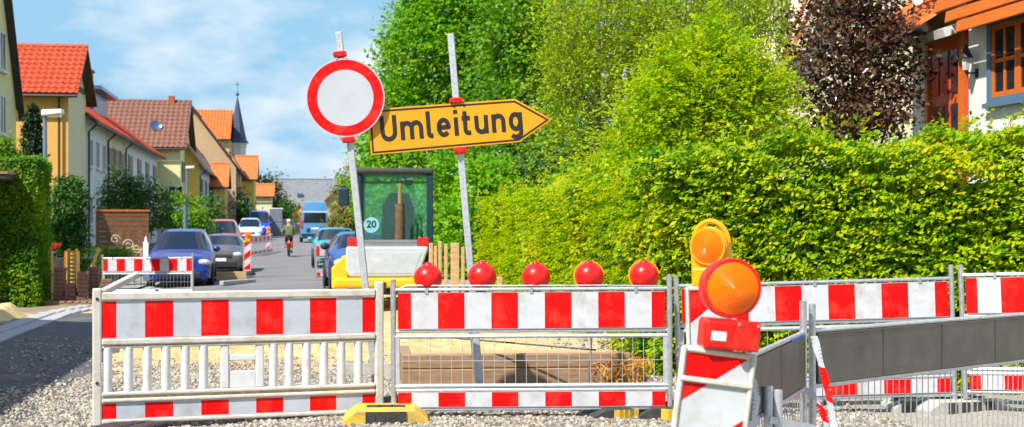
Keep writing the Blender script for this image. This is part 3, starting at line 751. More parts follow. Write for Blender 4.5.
def house(label, x0, x1, y0, y1, eave, ridge, axis, wallm, roofm, name='house', over=.45, tiles=True, tw=.25, tl=.36, side_wallm=None, ridge_at=None):
    t = thing(name, label, 'house', ((x0+x1)/2, (y0+y1)/2, 0))
    inv = Matrix.Translation((-(x0+x1)/2, -(y0+y1)/2, 0))
    w = MB()
    if axis == 'x':                                       # ridge along X, gables to the street
        ym = ridge_at if ridge_at else (y0+y1)/2
        P = [(y0,-.1),(y1,-.1),(y1,eave),(ym,ridge),(y0,eave)]
        vs = [(x0,a,z) for a,z in P] + [(x1,a,z) for a,z in P]
    else:
        xm = ridge_at if ridge_at else (x0+x1)/2
        P = [(x0,-.1),(x1,-.1),(x1,eave),(xm,ridge),(x0,eave)]
        vs = [(a,y0,z) for a,z in P] + [(a,y1,z) for a,z in P]
    fs = [(4,3,2,1,0),(5,6,7,8,9)] + [(i,(i+1)%5,(i+1)%5+5,i+5) for i in range(5)]
    w.add(vs, fs, [1,1,0,0,0,0,0] if side_wallm else 0, inv); w.build('wall', [wallm, side_wallm] if side_wallm else wallm, t)
    I = lambda p: inv @ Vector(p)
    g = .03
    if axis == 'x':
        dz = (ridge-eave)/(ym-y0)*over
        slope(t, 'roof', I((x0-over,y0-over,eave-dz+.12)), I((x1+over,y0-over,eave-dz+.12)), I((x0-over,ym,ridge+.12)), roofm, tw, tl, tiles=tiles)
        dz2 = (ridge-eave)/(y1-ym)*over
        slope(t, 'roof', I((x0-over,y1+over,eave-dz2+.12)), I((x1+over,y1+over,eave-dz2+.12)), I((x0-over,ym,ridge+.12)), roofm, tw, tl, tiles=False)
        r = MB(); r.tube(I((x0-over,ym,ridge+.13)), I((x1+over,ym,ridge+.13)), .11, n=8); r.build('ridge_tiles', roofm, t, smooth=True)
        r = MB(); r.tube(I((x0-over,y0-over-.05,eave-dz)), I((x1+over,y0-over-.05,eave-dz)), .07, n=8); r.build('gutter', M['gutter'], t, smooth=True)
    else:
        dz = (ridge-eave)/(x1-xm)*over
        slope(t, 'roof', I((x1+over,y0-over,eave-dz+.12)), I((x1+over,y1+over,eave-dz+.12)), I((xm,y0-over,ridge+.12)), roofm, tw, tl, tiles=tiles)
        slope(t, 'roof', I((x0-over,y0-over,eave-dz+.12)), I((x0-over,y1+over,eave-dz+.12)), I((xm,y0-over,ridge+.12)), roofm, tw, tl, tiles=False)
        r = MB(); r.tube(I((xm,y0-over,ridge+.13)), I((xm,y1+over,ridge+.13)), .11, n=8); r.build('ridge_tiles', roofm, t, smooth=True)
        r = MB(); r.tube(I((x1+over+.05,y0-over,eave-dz)), I((x1+over+.05,y1+over,eave-dz)), .07, n=8); r.build('gutter', M['gutter'], t, smooth=True)
        r = MB(); r.path([I((x1+over+.05,y0+.1,eave-dz)), I((x1+.08,y0+.25,eave-dz-.35)), I((x1+.08,y0+.25,0))], .05, 6); r.build('downpipe', M['gutter'], t, smooth=True)
    return t, inv
def part_box(t, inv, name, lo, hi, m, bevel=0):
    b_ = MB(); b_.box(lo, hi, 0, inv); return b_.build(name, m, t, bevel=bevel)
def dish(t, p, r=.4, m=None):
    d_ = MB(); Mr = Matrix.Translation(p) @ Euler((R(62),0,R(20))).to_matrix().to_4x4()
    d_.lathe([(.001,.0),(r*.5,.03),(r*.85,.1),(r,.15),(r*.98,.17),(r*.8,.12),(r*.4,.05),(.001,.03)], 16, 0, Mr)
    d_.build('satellite_dish', m or M['lampwhite'], t, smooth=True)
    a = MB(); a.tube(p, Vector(p)+Vector((0,.25,-.45)), .03, n=6); a.tube(p, Vector(p)+Vector((.1,-.45,.0)), .015, n=6); a.build('dish_arm', M['galv'], t)

LX = -9.5
Yp = lambda px, X=LX: onX(px, HY, X).y
# 1 gable house at the left frame edge
yA = Yp(16); 
t, inv = house('cream gable house cut off by the left frame edge', -19, LX, yA-8.5, yA, 5.6, 12.4, 'x', M['render_pale'], M['tile_orange'], tiles=False, over=.14)
for z, px in ((onX(3,72,LX).z, 2), (onX(3,135,LX).z, 2)):
    window(t, inv @ Mx(LX, Yp(px)-.5, z), .9, 1.3, M['barplastic'])
vb = MB(); vb.beam((LX+.16, yA+.25, 5.1), (LX+.16, yA-4.25, 12.45), .05, .22, up=(1,0,0)); vb.v = [tuple(inv @ Vector(p)) for p in vb.v]; vb.build('verge_board', M['gutter'], t)
dish(t, inv @ Vector((onX(20,40,LX-1).x, yA+.3, onX(20,42,LX-1).z)), .45, M['bluemetal'])
# 2 red roofed house, ochre
ya, yb = Yp(67), Yp(86); ez_ = onX(68,97,LX).z; rz_ = onX(78,50,LX).z
t, inv = house('ochre house with steep bright red tiled roof facing the camera', -21, LX, ya+.3, yb, ez_+.35, rz_, 'x', M['render_ochre'], M['tile_red'], tw=.27, tl=.36, side_wallm=M['render_cream'])
part_box(t, inv, 'gable_cladding', (LX+.005, ya+.9, ez_+.5), (LX+.03, yb-.6, ez_+.75), M['woodfence'])
part_box(t, inv, 'chimney', (-13.2, (ya+yb)/2-.3, rz_-.4), (-12.5, (ya+yb)/2+.3, rz_+.55), M['slate'])
pp = MB(); q = onY(58.5,120,ya); pp.tube(inv @ Vector((q.x, ya+.15, 1)), inv @ Vector((q.x, ya+.15, ez_)), .05, n=6); pp.build('downpipe', M['gutter'], t)
# 3, 4 terrace with eaves to the street
ea = onX(82,114.6,-9.0).z
y3, y4, y5 = Yp(86)+.15, Yp(106), Yp(124)
cols = [('white terraced house with downpipe next to the ochre house', y3, y4, M['render_white']), ('pale cream terraced house in the middle of the row', y4+.05, y5, M['render_cream']), ('white terraced house at the far end of the row', y5+.05, Yp(157), M['render_white'])]
for k, (lab, a, b2, wm) in enumerate(cols):
    t, inv = house(lab, LX-7.4, LX, a, b2, ea+.3-k*.02, ea+3.05-k*.03, 'y', wm, M['tile_red'], tw=.27, tl=.36, over=.45)
    t['group'] = 'terraced houses on the left'
    n = 3 if k < 2 else 4
    for i in range(n):
        yy = a + (b2-a)*(i+.6)/n
        for z in (ea-2.0, ea-4.7):
            window(t, inv @ Mx(LX, yy-.5, z), .95, 1.35, M['barplastic'], shutters=M['woodbrown'] if k else None)
    if k == 0:
        z0 = onX(90,92,LX-2.2).z
        d_ = part_box(t, inv, 'dormer', (LX-4.5, Yp(86,-11.5), ea+1.2), (LX-1.6, Yp(100,-11.5), z0-.15), M['bluemetal'])
        part_box(t, inv, 'dormer_roof', (LX-4.9, Yp(85,-11.5)-.2, z0-.15), (LX-1.1, Yp(103,-11.5), z0+.05), M['bluemetal'])
        c_ = onX(85,72,LX-3); part_box(t, inv, 'chimney', (c_.x-.4, c_.y-.3, ea+1), (c_.x+.4, c_.y+.6, c_.z), M['brick'])
        part_box(t, inv, 'chimney_cap', (c_.x-.5, c_.y-.4, c_.z), (c_.x+.5, c_.y+.7, c_.z+.12), M['gutter'])
# 5 brown roofed house
X5 = -8.0; ya, ym_ = Yp(180,X5), Yp(185.5,X5); yb = 2*ym_-ya
e5, r5 = onX(180,150,X5).z, onX(185.5,103,X5).z
t, inv = house('pale yellow house with large brown tiled roof and satellite dish', -22, X5, ya+.3, yb, e5+.35, r5, 'x', M['render_pale'], M['tile_brown'], tw=.36, tl=.5)
q = onY(156,127,ya+2.2); dish(t, inv @ Vector((q.x, ya+1.9, q.z)), .42, M['bluemetal'])
q = onX(175,100,X5-1); part_box(t, inv, 'chimney', (q.x-.22, ym_-.2, r5-.5), (q.x+.22, ym_+.3, r5+.5), M['brick'])
for yy in (ya+2.6, yb-2.6):
    window(t, inv @ Mx(X5, yy-.5, e5-2.2), .9, 1.5, M['barplastic'], shutters=M['gutter'])
window(t, inv @ My(onY(168,185,ya).x, ya+.29, 3.0), 1.0, 1.3, M['barplastic'])
# 5b yellow and white annexe
X6 = -7.0; ya6, yb6 = Yp(199,X6), Yp(214,X6)
t, inv = house('yellow house with white shaded street front beside the brown roof', -10.5, X6, ya6, yb6, 6.2, 8.6, 'y', M['render_yellow'], M['tile_tan'], tiles=False, over=.5)
part_box(t, inv, 'front_render', (X6+.005, ya6+.2, 0), (X6+.03, yb6, 6.1), M['render_white'])
for i in range(3): window(t, inv @ Mx(X6+.04, ya6+2.5+i*4.6, 3.4), 1.0, 1.6, M['barplastic'], shutters=M['gutter'])
# 6 tan gable
def Yplane(Y): return FPX/Y
Y6 = 126
ap, er = onY(190,106,Y6), onY(236,166,Y6)
t, inv = house('tan rubble-walled barn gable with dark verge before the church', 2*ap.x-er.x, er.x, Y6, Y6+14, er.z, ap.z, 'y', M['tan_wall'], M['tile_brown'], tiles=False, over=.35, name='barn')
vb = MB(); vb.beam(inv @ Vector((ap.x, Y6-.36, ap.z+.1)), inv @ Vector((er.x+.3, Y6-.36, er.z-.3)), .08, .7, up=(0,1,0)); vb.build('verge_board', M['gutter'], t)
# further small houses on the left
Y8 = 132
q0, q1 = onY(222,166,Y8), onY(238,166,Y8)
t, inv = house('cream house with grey balcony far down the left side', q0.x, q1.x, Y8, Y8+8, q0.z, q0.z+1.2, 'y', M['render_cream'], M['tile_tan'], tiles=False, over=.2)
part_box(t, inv, 'balcony', (q1.x-1.2, Y8-1.2, 3.4), (q1.x+.3, Y8-.01, 4.5), M['slate'])
window(t, inv @ My(q0.x+.5, Y8, 4.6), .7, 1.3, M['barplastic'])
Y9 = 140
q0, q1 = onY(237,178,Y9), onY(254,178,Y9)
t, inv = house('yellow house with orange roof below the church tower', q0.x, q1.x, Y9, Y9+7, q0.z, q0.z+2.2, 'x', M['render_yellow'], M['tile_orange'], tiles=False, over=.35)
window(t, inv @ My(q0.x+.5, Y9, 3.0), .8, 1.2, M['barplastic']); window(t, inv @ My(q1.x-1.3, Y9, 3.0), .8, 1.2, M['barplastic'])
q0, q1 = onY(213,168,118), onY(225,172,118)
t, inv = house('small low house with rust-brown roof and dark entrance', q0.x, q1.x, 118, 123, 4.8, 6.6, 'x', M['render_ochre'], M['tile_orange'], tiles=False, over=.3)
part_box(t, inv, 'door', (q0.x+.2, 117.94, 0), (q1.x-.2, 117.99, 2.6), M['woodred'])
Yx = 150
q0, q1 = onY(252,196,Yx), onY(262,196,Yx)
t, inv = house('small cream house with orange roof at the end of the left row', q0.x, q1.x+1, Yx, Yx+6, q0.z, q0.z+1.2, 'x', M['render_cream'], M['tile_orange'], tiles=False, over=.3)
# church
Yc = 165
c = thing('church', 'distant church with blue slate spire and orange nave roof', 'church', (onY(238,0,Yc).x, Yc, 0))
inv = Matrix.Translation((-c.location.x, -Yc, 0))
n0, n1 = onY(190,108,Yc-6), onY(232,108,Yc-6); nzr = n0.z; nze = onY(200,139,Yc-10).z
w = MB(); w.box((n0.x-6,Yc-9.5,0),(n1.x-.1,Yc+4,nze),0,inv); w.build('nave', M['tan_wall'], c)
slope(c, 'nave_roof', inv @ Vector((n0.x-6,Yc-10,nze)), inv @ Vector((n1.x,Yc-10,nze)), inv @ Vector((n0.x-6,Yc-4,nzr)), M['tile_orange'], .35, .55)
slope(c, 'nave_roof', inv @ Vector((n0.x-6,Yc+3,nze)), inv @ Vector((n1.x,Yc+3,nze)), inv @ Vector((n0.x-6,Yc-4,nzr)), M['tile_orange'], tiles=False)
a0, a1 = onY(229,143,Yc), onY(246,143,Yc); tw_ = (a1.x-a0.x)/2; tx = (a0.x+a1.x)/2; zt_ = a0.z
w = MB(); w.lathe([(tw_*1.05,0),(tw_*1.05,zt_-.6),(tw_*1.12,zt_-.5),(tw_*1.2,zt_)], 8, 0, inv @ Matrix.Translation((tx,Yc,0)) @ Matrix.Rotation(R(22.5),4,'Z')); w.build('tower', M['render_white'], c)
sp = onY(237,96,Yc).z
w = MB(); w.lathe([(tw_*1.45,zt_),(tw_*1.15,zt_+.4),(tw_*.98,zt_+1.1),(.03,sp)], 8, 0, inv @ Matrix.Translation((tx,Yc,0)) @ Matrix.Rotation(R(22.5),4,'Z')); w.build('spire', M['spire'], c)
w = MB(); w.ball((0,0,sp+.2), .2, 8, 6, 0, inv @ Matrix.Translation((tx,Yc,0))); w.tube(inv @ Vector((tx,Yc,sp)), inv @ Vector((tx,Yc,sp+1.7)), .035, n=5); w.beam(inv @ Vector((tx-.28,Yc,sp+1.35)), inv @ Vector((tx+.28,Yc,sp+1.35)), .06, .06); w.build('cross', M['spire'], c)
for a in (-.9,.9):
    w = MB(); w.box((tx+a*tw_*.6-.35,Yc-tw_*1.08,zt_-3.2),(tx+a*tw_*.6+.35,Yc-tw_*.9,zt_-1.4),0,inv); w.build('louvre', M['darksteel'], c)
w = MB(); w.lathe([(tw_*1.6,zt_-4.6),(tw_*1.06,zt_-3.4)], 8, 0, inv @ Matrix.Translation((tx,Yc,0))); w.build('skirt_roof', M['tile_orange'], c)
w = MB(); w.lathe([(tw_*1.35,0),(tw_*1.35,zt_-4.6)], 8, 0, inv @ Matrix.Translation((tx,Yc,0))); w.build('tower_base', M['brick'], c)
# houses closing the street
Ye = 182
e0, e1, r0, r1 = onY(276,213,Ye), onY(322,213,Ye), onY(287,180,Ye+5), onY(329,180,Ye+5)
t, inv = house('house with pale grey slate roof closing the far end of the street', e0.x, e1.x+1.2, Ye, Ye+11, e0.z, r0.z, 'x', M['render_white'], M['slate'], tiles=False, over=.4)
q = onY(300,196,Ye+2.6); part_box(t, inv, 'roof_window', (q.x-.35, Ye+2.3, q.z-.1), (q.x+.35, Ye+2.8, q.z+.35), M['bluemetal'])
for i in range(3): window(t, inv @ My(e0.x+.8+i*2.2, Ye, 1.6), .9, 1.3, M['barplastic'])
Yg = 176
e0, e1 = onY(314,212,Yg), onY(372,212,Yg); rr = onY(343,181,Yg)
t, inv = house('brown roofed house at the far end right of the slate roof', e0.x, e1.x, Yg, Yg+9, e0.z, rr.z, 'y', M['tan_wall'], M['tile_tan'], tiles=False, over=.4)
q0 = onY(287,226,168)
t, inv = house('tiny orange gabled outbuilding behind the cyclist', q0.x-.2, q0.x+3, 166, 170, 1.9, 4.0, 'y', M['render_ochre'], M['tile_tan'], tiles=False, over=.2)
# tall neighbour whose shadow lies on the asphalt at the left
t, inv = house('two-storey house outside the left frame edge casting its shadow on the asphalt', -14.9, -6.75, 2.0, 17.6, 6.5, 9.0, 'y', M['render_cream'], M['tile_red'], tiles=False, over=.4)
for i in range(3): window(t, inv @ Mx(-6.75, 4+i*5, 1.2), 1.1, 1.4, M['barplastic'])

# --- white house on the right
RX = 9.0
def Mw(Y, Z, X=RX): return Matrix(((0,1,0,X),(-1,0,0,Y),(0,0,1,Z),(0,0,0,1)))          # wall facing -X: x runs along -Y (to the right in the picture)
t = thing('house', 'white house with orange timber eaves and blue window behind the hedge', 'house', (13, 18, 0))
inv = Matrix.Translation((-13, -18, 0))
yR = lambda px, X=RX: onX(px, HY, X).y
dA, dB = yR(930), yR(968)                                # door
wall_far = yR(915)
w = MB()
w.box((RX,5,-.1),(17,dB-.02,7.2),0,inv)                    # main block
w.box((RX+.12,dB-.02,-.1),(17,yR(905),6.4),0,inv)         # recessed porch back wall
w.build('wall', M['render_white'], t)
dz0, dz1 = 2.05, onX(948,40,RX+.3).z
# door
yd0, yd1 = yR(968,RX+.1), yR(931,RX+.1)
dw = yd1-yd0
dr = MB(); dr.box((0,-.06,0),(dw,0,dz1-dz0),0,inv @ Mw(yd1, dz0, RX+.11)); do = dr.build('door', M['woodred'], t, bevel=.01)
for j, (a, b2) in enumerate(((.17,.33),(.42,.58),(.67,.83))):
    for (z0, z1) in ((1.25,1.85),(.62,1.10)):
        g = MB(); g.box((dw*a,-.075,z0),(dw*b2,-.062,z1),0,inv @ Mw(yd1, dz0, RX+.11)); g.build('pane', M['glass'], do)
g = MB()
for x in (0, dw-.09): g.box((x,-.11,0),(x+.09,-.062,dz1-dz0+.03),0,inv @ Mw(yd1, dz0, RX+.11))
g.box((.09,-.11,dz1-dz0-.08),(dw-.09,-.062,dz1-dz0+.03),0,inv @ Mw(yd1, dz0, RX+.11)); g.build('frame', M['woodorange'], do)
g = MB(); g.box((RX-.9,yd0-.4,-.1),(RX+.3,yd1+.5,dz0-.03),0,inv); g.build('steps', M['concrete'], t)
# porch roof
pz = onX(940,25,RX-.5).z
slope(t, 'porch_soffit', inv @ Vector((RX-.32,yR(965),pz)), inv @ Vector((RX-.32,yR(880),pz)), inv @ Vector((RX+.4,yR(965),pz+.25)), M['render_white'], tiles=False, thick=.12)
pt = MB(); pt.box((-.0,0,0),(.24,.36,.02)); pm = bpy.data.meshes.new('tile')
vs_, fs_ = tiled(1,1,.24,.34,None); pm.from_pydata(vs_, [], fs_); pm.materials.append(M['tile_orange']); pm.shade_smooth()
y0_ = yR(958); a = Vector((RX-.50, y0_, pz+.06)); sl_ = Vector((.80,0,.60)).normalized()
for j in range(5):
    for i in range(10):
        p = a + Vector((0, i*.24, 0)) + sl_*(j*.34)
        mm = Matrix(((0,sl_.x,-sl_.z,p.x-13),(1,0,0,p.y-18),(0,sl_.z,sl_.x,p.z),(0,0,0,1)))
        link_mesh('tile', pm, t, mm)
g = MB(); g.path([inv @ Vector((RX-.53,yR(962),pz+.02)), inv @ Vector((RX-.53,yR(880),pz+.02))], .06, 8); g.build('porch_gutter', M['gutter'], t, smooth=True)
# window with blue surround
w0, w1 = onX(990,104,RX).y, onX(1052,104,RX).y; zs, zt2 = onX(992,106,RX).z, onX(992,19,RX).z
ww, wh = w0-w1, zt2-zs
fb = MB(); bt = .10
for lo, hi in (((0,-.05,0),(ww,.01,bt)), ((0,-.05,wh-bt),(ww,.01,wh)), ((0,-.05,bt),(bt,.01,wh-bt)), ((ww-bt,-.05,bt),(ww,.01,wh-bt))): fb.box(lo, hi, 0, inv @ Mw(w0, zs))
fb.box((-.03,-.10,-.03),(ww+.03,.0,.03),0,inv @ Mw(w0,zs)); fbo = fb.build('window', M['bluepaint'], t)
iw, ih = ww-2*bt, wh-2*bt
for k in range(2):
    sx0 = bt + k*iw/2
    f = MB(); t2 = .065; x1_ = iw/2-.01
    M0 = inv @ Mw(w0, zs+bt) @ Matrix.Translation((sx0,0,0))
    for lo, hi in (((0,-.03,0),(x1_,.0,t2)), ((0,-.03,ih-t2),(x1_,.0,ih)), ((0,-.03,t2),(t2,.0,ih-t2)), ((x1_-t2,-.03,t2),(x1_,.0,ih-t2)), ((x1_/2-.025,-.028,t2),(x1_/2+.025,.0,ih-t2)), ((t2,-.026,ih*.5-.025),(x1_-t2,.0,ih*.5+.025))): f.box(lo, hi, 0, M0)
    fo = f.build('casement', M['woodorange'], fbo)
    g = MB(); g.box((t2*.6,-.012,t2*.6),(x1_-t2*.6,-.006,ih-t2*.6),0,M0); g.build('pane', M['glass'], fo)
# overhanging timber eaves: boards one by one
EO = .36; ec = onX(957,27,RX-EO)
for j in range(6):
    a = onX(957-11*j, 27-9.5*j, RX-EO+.03*j); bq = Vector((a.x, 7.0, a.z))
    g = MB(); g.beam(inv @ a, inv @ bq, .03, .155, up=(.15,0,1)); g.build('eaves_board', M['woodorange'], t, bevel=.006)
g = MB(); g.box((RX-EO+.2,7,ec.z+.02),(RX-EO+.23,ec.y-.02,ec.z+.26),0,inv); g.build('fascia', M['woodorange'], t)
part_box(t, inv, 'eaves_lining', (RX-EO+.235, 7, ec.z+.03), (RX-.002, ec.y+.2, ec.z+.93), M['soffit'])
slope(t, 'roof', inv @ Vector((RX-EO+.25,7,ec.z+.95)), inv @ Vector((RX-EO+.25,ec.y+.1,ec.z+.95)), inv @ Vector((RX+4,7,ec.z+4.2)), M['tile_orange'], .24, .34)
# coach lamp by the door
lp = onX(966,58,RX-.16)
lt = thing('wall_lantern', 'black coach lantern on the wall beside the red-brown door', 'lantern', lp)
g = MB(); g.lathe([(.10,.0),(.025,.15),(.02,.2),(.0,.21)], 8); g.build('hood', M['black'], lt)
g = MB(); g.lathe([(.045,-.16),(.06,-.01)], 6); g.build('glass', M['chrome'], lt)
g = MB(); g.path([(0,0,-.17),(.0,0,-.20),(.08,-.0,-.20),(.16,0,-.20)], .014, 6); g.cbox((.155,0,-.2),(.02,.07,.12)); g.build('bracket', M['black'], lt)
# cream gable house behind the copper beech
Yh = 40.0
t = thing('house', 'cream house with orange verge boards half hidden behind the birch and copper tree', 'house', (13, Yh, 0))
inv = Matrix.Translation((-13, -Yh, 0))
p0 = onY(779,48,Yh); ap = Vector((p0.x+3.9, Yh, p0.z+8.0))
w = MB(); w.prism([(p0.x-.4,-.1),(26,-.1),(26,p0.z-.2),(ap.x+.2,ap.z-.4),(p0.x+.15,p0.z-.3),(p0.x-.4,p0.z-.3)],Yh,Yh+9,0,inv); w.build('wall', M['render_cream'], t)
for k, off in enumerate((0,.26)):
    g = MB(); g.beam(inv @ Vector((p0.x+off, Yh-.5-.03*k, p0.z-.0)), inv @ Vector((ap.x+off, Yh-.5-.03*k, ap.z)), .07, .2, up=(0,1,0)); g.build('verge_board', M['woodorange'], t)
g = MB(); q = onY(791,55,Yh-.3); g.cbox(inv @ q, (.34,.5,.3)); g.build('purlin_end', M['woodorange'], t, bevel=.02)
# ------------------------------------------------------------------ barriers
def stripes(mb, x0, x1, z0, z1, y, n=10, thick=.012, rm=0, wm=1, back=2):
    # half a red stripe at either end, nine stripes between, on a thin board; faces to -y carry the print
    w = (x1-x0)/n; edges = [x0] + [x0+w*(.5+i) for i in range(n)] + [x1]
    mb.box((x0,y+.001,z0),(x1,y+thick,z1),back)
    for i in range(len(edges)-1):
        a, b = edges[i], edges[i+1]
        mb.add([(a,y,z0+.004),(b,y,z0+.004),(b,y,z1-.004),(a,y,z1-.004)], [(0,1,2,3)], rm if i % 2 == 0 else wm)
def footplate(name, label, p, rz, m_, L=.82, Wd=.36, hgt=.11, group=None, ends=None, tilt=(0,0)):
    t = thing(name, label, 'foot plate', p, rz, group)
    t.rotation_euler = (tilt[0], tilt[1], rz)
    b_ = MB()
    poly = [(-L/2,0),(L/2,0),(L/2,hgt*.45),(L/2-.10,hgt),(-L/2+.10,hgt),(-L/2,hgt*.45)]
    b_.prism(poly, -Wd/2, Wd/2); b_.build('body', m_, t, bevel=.012)
    for i in range(4):
        x = -L/2+.2+i*(L-.4)/3
        r = MB(); r.box((x-.035,-Wd/2-.012,.015),(x+.035,-Wd/2+.03,hgt-.012)); r.build('recess', M['rubber'] if ends is None else ends, t)
    for i in range(3):
        x = -L/2+.22+i*(L-.44)/2
        r = MB(); r.box((x-.05,-.05,hgt-.002),(x+.05,.05,hgt+.006)); r.build('socket', M['rubber'], t)
    return t
def metal_fence(label, pL, pR, zL=0, zR=0, group=None, seams=False, zoff=0.0):
    a, b_ = Vector(pL), Vector(pR); a.z, b_.z = zL, zR
    L = (b_-a).length
    t = thing('barrier_fence', label, 'barrier', group=group, M=frame_matrix(a, b_))
    for x, top in ((0, 1.05), (L, 1.075)):
        p = MB(); p.tube((x,0,.03),(x,0,top), .021, n=10); p.tube((x,0,top),(x,0,top+.004), .016, n=10); p.build('post', M['galv'], t, smooth=True)
    x0, x1 = .035, L-.035
    if seams:
        n = 4 if L > 2.3 else 3; w = (x1-x0)/n
        for i in range(n):
            q = MB(); xa, xb = x0+i*w+.004, x0+(i+1)*w-.004
            q.box((xa,-.016,.600),(xb,.010,.885)); q.box((xa,-.019,.600),(xb,-.016,.607)); q.box((xa,-.019,.878),(xb,-.016,.885))
            q.build('board_panel', M['backplate'], t, bevel=.004)
        for i in range(n+1):
            xa = x0+i*w; q = MB(); q.box((xa-.004,-.0175,.602),(xa+.004,.009,.883)); q.build('panel_joint', M['darksteel'], t)
        f_ = MB(); f_.box((x0,.011,.60),(x1,.014,.885)); f_.build('print_face', M['white'], t)
        tr = MB(); tr.tube((0,0,.90),(L,0,.90), .014, n=8); tr.tube((0,0,.585),(L,0,.585), .014, n=8); tr.build('rail', M['galv2'], t, smooth=True)
        wm = MB(); k = int(L/.066)
        for i in range(k+1): wm.tube((x0+i*(x1-x0)/k,.0,.02),(x0+i*(x1-x0)/k,.0,.585), .0035, n=5, caps=False)
        wm.build('wire_mesh', M['galv'], t)
        return t, L
    bd = MB(); stripes(bd, x0, x1, .68, .955, -.022); bd.build('upper_board', [M['red'],M['white'],M['galv']], t)
    bd = MB(); stripes(bd, x0, x1, .10, .215, -.022); bd.build('lower_board', [M['red'],M['white'],M['galv']], t)
    for z in (.975, .665, .625, .258, .228, .085):
        r = MB(); r.tube((0,0,z),(L,0,z), .013 if z not in (.258,.625) else .016, n=8); r.build('rail', M['galv2'] if z not in (.975,) else M['galv'], t, smooth=True)
    for x in (.03, L-.03):
        r = MB(); r.box((x-.018,-.012,.24),(x+.018,.012,.64)); r.build('frame_upright', M['galv2'], t, bevel=.004)
    wm = MB(); k = 25
    for i in range(1, k): wm.tube((x0+i*(x1-x0)/k,.004,.255),(x0+i*(x1-x0)/k,.004,.63), .0024, n=5, caps=False)
    wm.tube((x0,.002,.443),(x1,.002,.443), .0024, n=5, caps=False)
    wm.build('wire_mesh', M['galv2'], t)
    for x in (.25, L*.5, L-.25):                          # small clips holding the board
        c = MB(); c.box((x-.012,-.028,.945),(x+.012,.006,.985)); c.build('clip', M['galv'], t)
    return t, L

# left: white plastic barrier
pl, pr = gat(97, 10.0), gat(379, 10.62); L = (pr-pl).length
lf = thing('barrier_fence', 'white plastic barrier with vertical bars and striped boards at the left', 'barrier', M=frame_matrix(pl, pr))
for x, h in ((0,1.005),(L,1.03)):
    p = MB(); p.box((x-.032,-.03,.02),(x+.032,.03,h)); p.build('post', M['plastic'], lf, bevel=.012, seg=2)
for (z0, z1, dp) in ((.918,.975,.035),(.598,.642,.038),(.572,.593,.028),(.232,.262,.036),(.186,.215,.036),(.035,.066,.034)):
    r = MB(); r.box((.032,-dp,z0),(L-.032,dp,z1)); r.build('rail', M['plastic'], lf, bevel=.010, seg=2)
bd = MB(); stripes(bd, .033, L-.033, .645, .915, -.020); bd.build('upper_board', [M['red'],M['white2'],M['barplastic']], lf)
bd = MB(); stripes(bd, .033, L-.033, .068, .184, -.020); bd.build('lower_board', [M['red'],M['white2'],M['barplastic']], lf)
g = MB(); g.box((.04,-.024,.5935),(L-.04,.020,.5975)); g.box((.04,-.024,.216),(L-.04,.020,.231)); g.build('dirt_in_groove', M['grime'], lf)
bx_ = []
for px in (107,127,145,163,182,200): bx_.append((px-97)/283*L)
for px in (270,286,304,322,340,358): bx_.append((px-97)/283*L)
for x in bx_:
    b_ = MB(); b_.tube((x,0,.255),(x,0,.578), .033, n=14); b_.build('bar', M['barplastic'], lf, smooth=True)
xa, xb = (221-97)/283*L, (256-97)/283*L
for x in (xa, xb):
    b_ = MB(); b_.box((x-.03,-.022,.26),(x+.03,.022,.575)); b_.build('bar', M['barplastic'], lf, bevel=.01)
pn = MB(); pn.box((xa+.03,-.012,.262),(xb-.03,.012,.385)); pn.build('name_plate', M['barplastic'], lf, bevel=.006)
pn = MB(); pn.box((xa+.03,-.014,.46),(xb-.03,.014,.505)); pn.build('cross_bar', M['barplastic'], lf, bevel=.006)
pn = MB(); pn.beam((.02,.02,.965),(.30,.35,1.09), .045, .05); pn.build('brace', M['plastic'], lf, bevel=.01)
for z in (.33,.93):
    q = MB(); q.tube((.0,-.036,z),(.0,-.03,z), .012, n=8); q.build('bolt', M['darksteel'], lf)

middle, Lm = metal_fence('galvanised barrier fence with five red ball lamps on its top rail', gat(394,10.42), gat(670,10.42), 0, .012)
# bent loop of rod lying along the top rail
g = MB(); g.path([(.05,.02,.985),(.10,.03,1.005),(.3,.02,1.003),(.9,.02,1.0),(1.6,.02,.998),(2.0,.02,.99)], .006, 6); g.build('tie_rod', M['galv'], middle)
rf, _ = metal_fence('galvanised barrier fence directly in front of the hedge, right of the orange lamps', gat(680,10.75), gat(955,10.75), .015, .075)
rf2, _ = metal_fence('galvanised barrier fence cut off by the right frame edge', gat(966,10.7), gat(1226,9.9), .10, .17)
far1, _ = metal_fence('small distant barrier in front of the blue car', gat(103,31.2), gat(193,30.8), -.24, -.22)
far2, _ = metal_fence('distant barrier behind the small dark blue car', gat(316,39.5), gat(386,40), -.08, .0)
far3, _ = metal_fence('tiny far barrier between the two distant striped beacons', gat(251,68), gat(272,75), -.05, .0)

# near: grey-backed barrier, two leaves meeting at a pair of posts
nb0, nb1 = gat(812, 7.95), gat(1044, 9.7)
nearB, LB = metal_fence('long barrier seen from behind with dark grey panels at lower right', nb0, nb1, -.045, -.05, seams=True)
na0, na1 = gat(716, 6.15), gat(804, 7.9)
nearA, LA = metal_fence('short barrier seen from behind, running back from the striped beacon', na0, na1, -.09, -.05, seams=True)
q = MB(); q.box((LA*.80,-.02,.886),(LA*.95,.012,.898)); q.build('blue_cap', M['blueplastic'], nearA)
